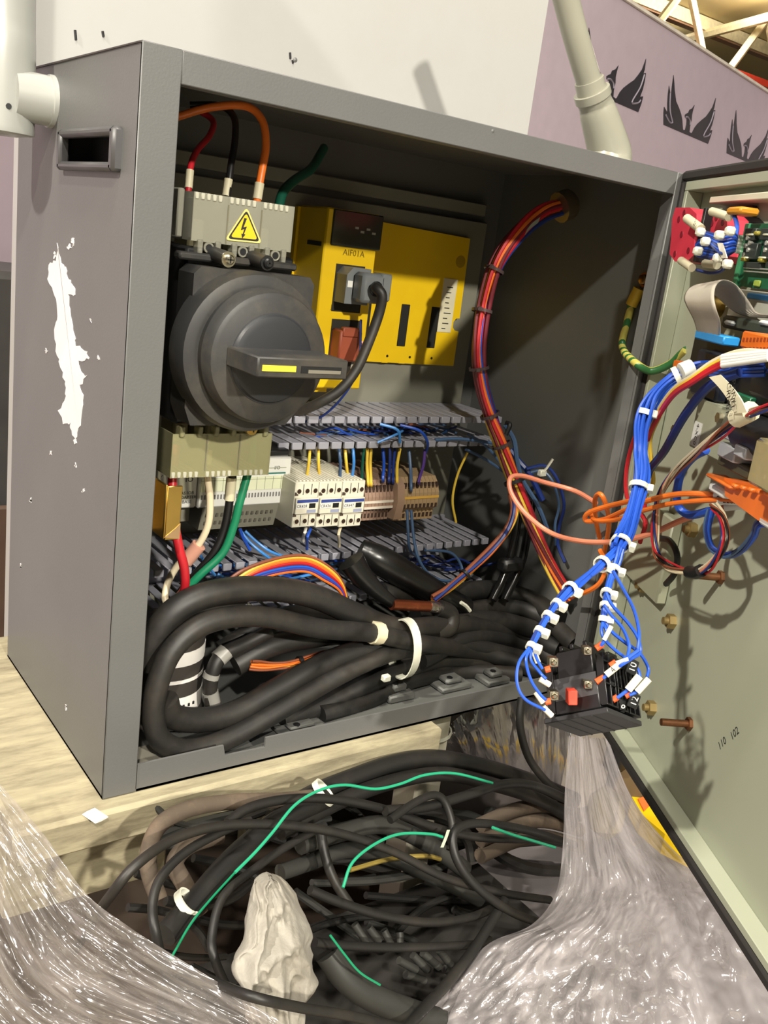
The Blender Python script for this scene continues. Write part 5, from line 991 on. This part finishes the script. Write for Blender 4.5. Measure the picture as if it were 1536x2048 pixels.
pile([(655, 1905), (690, 1955), (740, 1992), (820, 2025), (900, 2050), (960, 2070)], 52, 0.05, 'very thick grey sheathed cable at the bottom centre', GRN)
pile([(360, 1930, -0.2), (425, 1962, -0.08), (500, 1992), (600, 2015), (700, 2032), (820, 2060)], 21, 0.165, 'black cable passing in front of the foot of the rag')
pile([(780, 1640), (830, 1605), (868, 1590), (890, 1605), (905, 1655), (900, 1700)], 16, 0.075, 'black cable with a tight bend at the upper right of the pile')
pile([(770, 1622), (860, 1612), (950, 1585), (1010, 1568), (1070, 1572), (1140, 1602)], 19, 0.065, 'black cable rising to meet the right film')
pile([(640, 1650), (650, 1710), (668, 1760), (700, 1810)], 20, 0.03, 'short black cable dropping behind the rag tip')
pile([(560, 1745), (620, 1725), (700, 1700), (790, 1720), (880, 1760), (960, 1800)], 30, -0.02, 'dull dark cable low in the centre of the pile', GRN)
pile([(600, 1690), (680, 1665), (770, 1650), (860, 1690), (930, 1740)], 36, -0.01, 'broad dark cable under the green wire', GRN)
for k, (dv, l) in enumerate(((0, 'upper'), (30, 'middle'), (62, 'lower'))): pile([(960, 1650+dv), (1030, 1620+dv), (1090, 1612+dv), (1160, 1630+dv)], 28, -0.01, l+' of three dusty cables disappearing behind the right film', DST, 'dusty_cable')
pile([(1043, 1395, 0.03), (1040, 1450, 0.02), (1056, 1512), (1090, 1560), (1140, 1605)], 16, 0.05, 'single black cable hanging from below the box into the pile', name='hanging_cable')
random.seed(11)
for i in range(34):
    u, v = random.uniform(330, 1080), random.uniform(1620, 2010); a = random.uniform(-0.6, 0.9); L0 = random.uniform(60, 170); bend = random.uniform(-50, 50)
    P = [(u+math.cos(a)*L0*k-math.sin(a)*bend*(1-k*k), v+math.sin(a)*L0*k*0.7+bend*(1-k*k)*0.5) for k in (-1, -0.5, 0, 0.5, 1)]
    pile(P, random.choice((14, 17, 20, 26)), random.uniform(-0.09, -0.03), 'dark cable lying deep in the %s of the tangled pile' % ('left part' if u < 560 else 'middle' if u < 820 else 'right part'), random.choice((PLN, PLN, GRN)), 'deep_cable', 'cables deep in the %s of the pile' % ('left' if u < 560 else 'middle' if u < 820 else 'right'), 8)
for i, (u, v, a, L0) in enumerate(((720, 1865, 1.0, 40), (748, 1868, 0.9, 36), (775, 1875, 1.1, 34), (800, 1880, 1.5, 30), (815, 1930, 0.5, 40), (840, 1925, 0.8, 42), (862, 1920, 0.7, 44), (890, 1915, 0.9, 38), (905, 1945, 0.4, 36), (830, 1955, 0.3, 40))):
    p = [H(u+math.cos(a)*L0*k, v+math.sin(a)*L0*k, 0.02) for k in (-0.5, 0.5)]
    B().cyl(p[0], p[1], wpx(p[0], 8), 10).build('cable_stub', GRN, None, 'short grey cable stub among the cut ends low in the pile', 'cable stub', 'cut cable stubs')
for (P, w, l, lf) in (([(470, 1745), (510, 1705), (545, 1665), (590, 1610), (640, 1580), (690, 1570), (750, 1578), (800, 1568), (850, 1550), (910, 1547), (985, 1566)], 6, 'mint green wire running over the top of the cable pile', 0.09),
                      ([(686, 1775), (705, 1725), (750, 1688), (800, 1668), (860, 1668), (885, 1674)], 6, 'mint green wire arching in the middle of the pile', 0.085),
                      ([(985, 1655), (1020, 1668), (1060, 1680), (1110, 1695)], 6, 'mint green wire beside the open ring at the right', 0.1),
                      ([(340, 1920), (380, 1850), (420, 1800), (470, 1745)], 5, 'dim green wire following the thick slanting bundle', 0.05),
                      ([(660, 1870), (690, 1910), (720, 1945), (760, 1970)], 5, 'dim green wire lying on the thick grey sheathed cable', 0.1)):
    wire('green_wire', [H(u, v, lf) for u, v in P], w, 'mint' if 'mint' in l else 'green', None, l, 'wire')
for (u, v, r, l, d) in ((374, 1805, 26, 'white cable tie round the lower end of the slanting bundle', (0.6, 0.2)), (648, 1585, 26, 'white cable tie round the upper end of the slanting bundle', (0.7, 0.2))):
    q = H(u, v, 0.03); tn = (CR*0.7-CD*0.6); o = B().ring(q, tn, wpx(q, r), 0.01, 0.003, 22).build('pile_cable_tie', TIEW, None, l, 'cable tie')
strip([H(884, 1695, .09), H(892, 1675, .09), H(897, 1660, .09)], 0.005, CR).build('loose_tie', mat('tie_grey', (150, 156, 140), 0.5), None, 'loose grey tie end standing by the big ring of cable', 'cable tie')
wire('yellow_wire', [H(700, 1740, 0), H(780, 1718, 0), H(850, 1712, 0.01), H(880, 1718, 0)], 9, mat('dull_yellow', (130, 112, 50), 0.5), None, 'dull yellow cable glimpsed under the black ones', 'cable')
B().box(0.1, 0.79, -0.34, 0.0, -0.515, -0.34, 0.02).build('gap_shade_block', mat('gap_shade_dark', (30, 27, 24), 0.8), None, 'dark block added under the cable pile so its gaps look shaded', 'load')  # filler block, its dark colour stands for shade between the cables
# white rag
def rag(a, b):
    v = 1742+b*330; h = (1742+330*b)
    xs = [(0, 530, 534), (0.012, 514, 548), (0.05, 496, 563), (0.12, 488, 582), (0.25, 484, 598), (0.38, 470, 615), (0.5, 458, 624), (0.62, 456, 622), (0.75, 470, 606), (0.88, 488, 600), (1.0, 520, 590)]
    for i in range(len(xs)-1):
        if xs[i][0] <= b <= xs[i+1][0]: k = (b-xs[i][0])/(xs[i+1][0]-xs[i][0]); l = xs[i][1]+(xs[i+1][1]-xs[i][1])*k; r = xs[i][2]+(xs[i+1][2]-xs[i][2])*k; break
    return l, r, v
def rdg(x, y, z): return 1-abs(noise.noise(Vector((x, y, z))))*2.2
def ragp(i, j):
    b = j; an = i*2*math.pi; l, r, v = rag(i, b); c = math.cos(an); s_ = math.sin(an)
    w = 1+0.1*noise.noise(Vector((c*1.5, b*9, 2)))
    u = (l+r)/2-(r-l)/2*c*w; x = -c
    base = H(u, v, 0.085+0.03*max(-0.5, s_)*math.sin(math.pi*(0.06+0.9*b))**0.5)
    q = x*1.5+0.8*noise.noise(Vector((x*1.2, b*2.2, 4)))
    f = 0.022*rdg(q*1.0+b*2.4, b*1.8-x*0.9, 1)+0.012*rdg(x*2.2-b*3.4, b*4.2+x, 5)+0.004*rdg(x*5+b*3, b*9, 9)
    return base-CF*f*(0.4+0.6*max(0, s_))+CR*f*0.35
b = B().grid(ragp, 150, 110)
b.build('white_rag', mat('rag_cloth', (152, 147, 137), 0.85, var=0.08, vs_=25, bump=0.3, bs=300, dust=(104, 94, 76), dscale=12, damt=0.5), None, 'crumpled off-white rag lying on the cable pile', 'rag', ang=180)
# wrapped crate behind the pile and things beyond
wc = T('wrapped_crate', U(1000, 1560, .2), 'dark crate wrapped in streaky stretch film behind the cable pile', 'crate')
xa, xb = U(892, 1480, .16).x, U(1150, 1480, .16).x
B().box(xa+0.01, xb, 0.17, 0.45, -0.519, -0.06, 0.005).build('body', mat('crate_dark', (72, 66, 64), 0.6), wc)
def wcf(i, j):
    A, B_ = spline([Vector((884, 1465, 0)), Vector((930, 1425, 0)), Vector((1000, 1400, 0)), Vector((1060, 1395, 0)), Vector((1110, 1420, 0)), Vector((1150, 1470, 0))], 8), spline([Vector((905, 1500, 0)), Vector((960, 1530, 0)), Vector((1020, 1560, 0)), Vector((1070, 1580, 0)), Vector((1110, 1590, 0)), Vector((1160, 1600, 0))], 8)
    k = i*(len(A)-1); n0 = min(int(k), len(A)-2); f = k-n0; p = A[n0].lerp(A[n0+1], f).lerp(B_[n0].lerp(B_[n0+1], f), j)
    return U(p.x, p.y, 0.13-0.02*math.sin(j*3)+0.012*noise.noise(Vector((i*16, j*1.5, 0))))
B().grid(wcf, 70, 24).build('stretch_film', filmmat('film_dark', (160, 154, 152), 0.14, 12, 0.9, 0.4, 0.25), wc, ang=180)
yp = T('yellow_machine_part', UZ(1340, 1640, -0.35), 'bright yellow machine part with a round hole, below the open door', 'machine part')
B().prism([UZ(u, v, -0.35) for u, v in ((1262, 1590), (1308, 1577), (1330, 1600), (1362, 1606), (1440, 1700), (1420, 1712), (1330, 1668), (1285, 1630))], (0, 0, -0.06)).build('plate', YEL, yp, smooth=False)
B().prism([UZ(u, v, -0.345) for u, v in ((1276, 1597), (1294, 1590), (1302, 1606), (1288, 1620))], (0, 0, -0.06)).build('orange_corner', mat('corner_orange', (214, 110, 50), 0.5), yp, smooth=False)
p = UZ(1351, 1635, -0.3495); B().lathe(p, (0, 0, 1), [(0.022, 0), (0.022, 0.001)], 20).build('hole', BLK, yp)
B().prism([UZ(u, v, -0.4) for u, v in ((1385, 1720), (1440, 1735), (1470, 1770), (1420, 1765))], (0, 0, -0.03)).build('wood_offcut', mat('wood_pink', (176, 130, 96), 0.7), None, 'small wooden offcut beside the yellow machine part', 'wood')
dm = T('dark_machine_leg', UT(1265, 1540, 2.2), 'dark brown machine leg with black and red fittings behind the film peak', 'machine')
B((UT(1262, 1560, 2.2), CR, CF, Vector((0, 0, 1)))).box(-0.035, 0.04, 0, 0.08, -0.25, 0.1, 0.004).build('leg', mat('leg_brown', (96, 78, 52), 0.6), dm)
B((UT(1240, 1500, 2.15), CR, CF, Vector((0, 0, 1)))).box(-0.02, 0.025, 0, 0.05, -0.06, 0.06, 0.008).build('fitting', BLK, dm); B((UT(1257, 1490, 2.12), CR, CF, Vector((0, 0, 1)))).box(-0.014, 0.014, 0, 0.03, -0.014, 0.014, 0.006).build('red_cap', mat('cap_red', (200, 50, 50), 0.4), dm)
# ================================================================== STRETCH FILM
def curve(pts, n=10): return spline([Vector((u, v, tt)) for u, v, tt in pts], n)
def at(Cv, k): k = min(max(k, 0), 1)*(len(Cv)-1); n0 = min(int(k), len(Cv)-2); return Cv[n0].lerp(Cv[n0+1], k-n0)
Lf = curve([(1138, 1470, 1.84), (1130, 1580, 1.74), (1125, 1700, 1.64), (1110, 1790, 1.58), (1062, 1850, 1.53), (980, 1885, 1.5), (920, 1945, 1.46), (870, 2010, 1.43), (815, 2080, 1.4)])
Rf = curve([(1216, 1478, 1.84), (1262, 1590, 1.74), (1330, 1680, 1.64), (1398, 1745, 1.57), (1440, 1785, 1.52), (1480, 1850, 1.46), (1512, 1920, 1.41), (1545, 2000, 1.36), (1590, 2090, 1.32)])
def filmR(i, j):
    a, b_ = at(Lf, j), at(Rf, j); p = a.lerp(b_, i)
    f = noise.noise(Vector((i*9+2, j*1.8, 0)))*0.022+abs(noise.noise(Vector((i*18, j*10+i*3, 3))))*0.016+noise.noise(Vector((i*34, j*22, 7)))*0.005
    return UT(p.x, p.y+10*noise.noise(Vector((i*12, j*2, 5)))*(1-j), p.z-0.07*math.sin(math.pi*i)*j**0.7-f*(0.4+j))
B().grid(filmR, 170, 150).build('stretch_film', filmmat('film_right', (180, 173, 174), 0.52, 10, 5.5, 0.7, 0.17), None, 'crumpled clear stretch film rising to a peak, at the lower right', 'plastic film', ang=180)
Ef = curve([(-80, 1470, 1.22), (0, 1568, 1.19), (90, 1672, 1.16), (170, 1785, 1.13), (250, 1848, 1.11), (330, 1900, 1.10), (470, 1985, 1.08), (570, 2050, 1.07), (650, 2110, 1.06)])
Ff = curve([(-160, 1540, 1.2), (-140, 1680, 1.18), (-110, 1820, 1.16), (-80, 1940, 1.14), (-40, 2050, 1.12), (60, 2120, 1.1), (200, 2150, 1.08), (350, 2170, 1.07), (500, 2190, 1.06)])
def filmL(i, j):
    p = at(Ef, j).lerp(at(Ff, j), i)
    f = noise.noise(Vector((i*9, j*2, 20)))*0.018+abs(noise.noise(Vector((i*18+j*4, j*7, 23))))*0.012+noise.noise(Vector((i*40, j*20, 27)))*0.003
    return UT(p.x, p.y, p.z-f)
B().grid(filmL, 110, 150).build('stretch_film', filmmat('film_left', (184, 176, 172), 0.24, 9, 3.6, 0.6, 0.13), None, 'clear stretch film sheet with long creases, draped at the lower left', 'plastic film', ang=180)
ld = B().box(0.80, 1.32, -0.58, 0.12, -0.515, -0.40, 0.03).build('grey_load', mat('load_grey', (110, 104, 104), 0.7), None, 'grey load wrapped under the right hand stretch film', 'load')
lp_ = UT(1212, 1625, 1.78); B().lathe(lp_, CD, [(0.005, -0.05), (0.03, -0.03), (0.036, 0.0), (0.03, 0.03), (0.005, 0.05)], 18).build('tan_lump', mat('lump_tan', (160, 148, 118), 0.6), None, 'tan rounded object showing through the film near its peak', 'object')
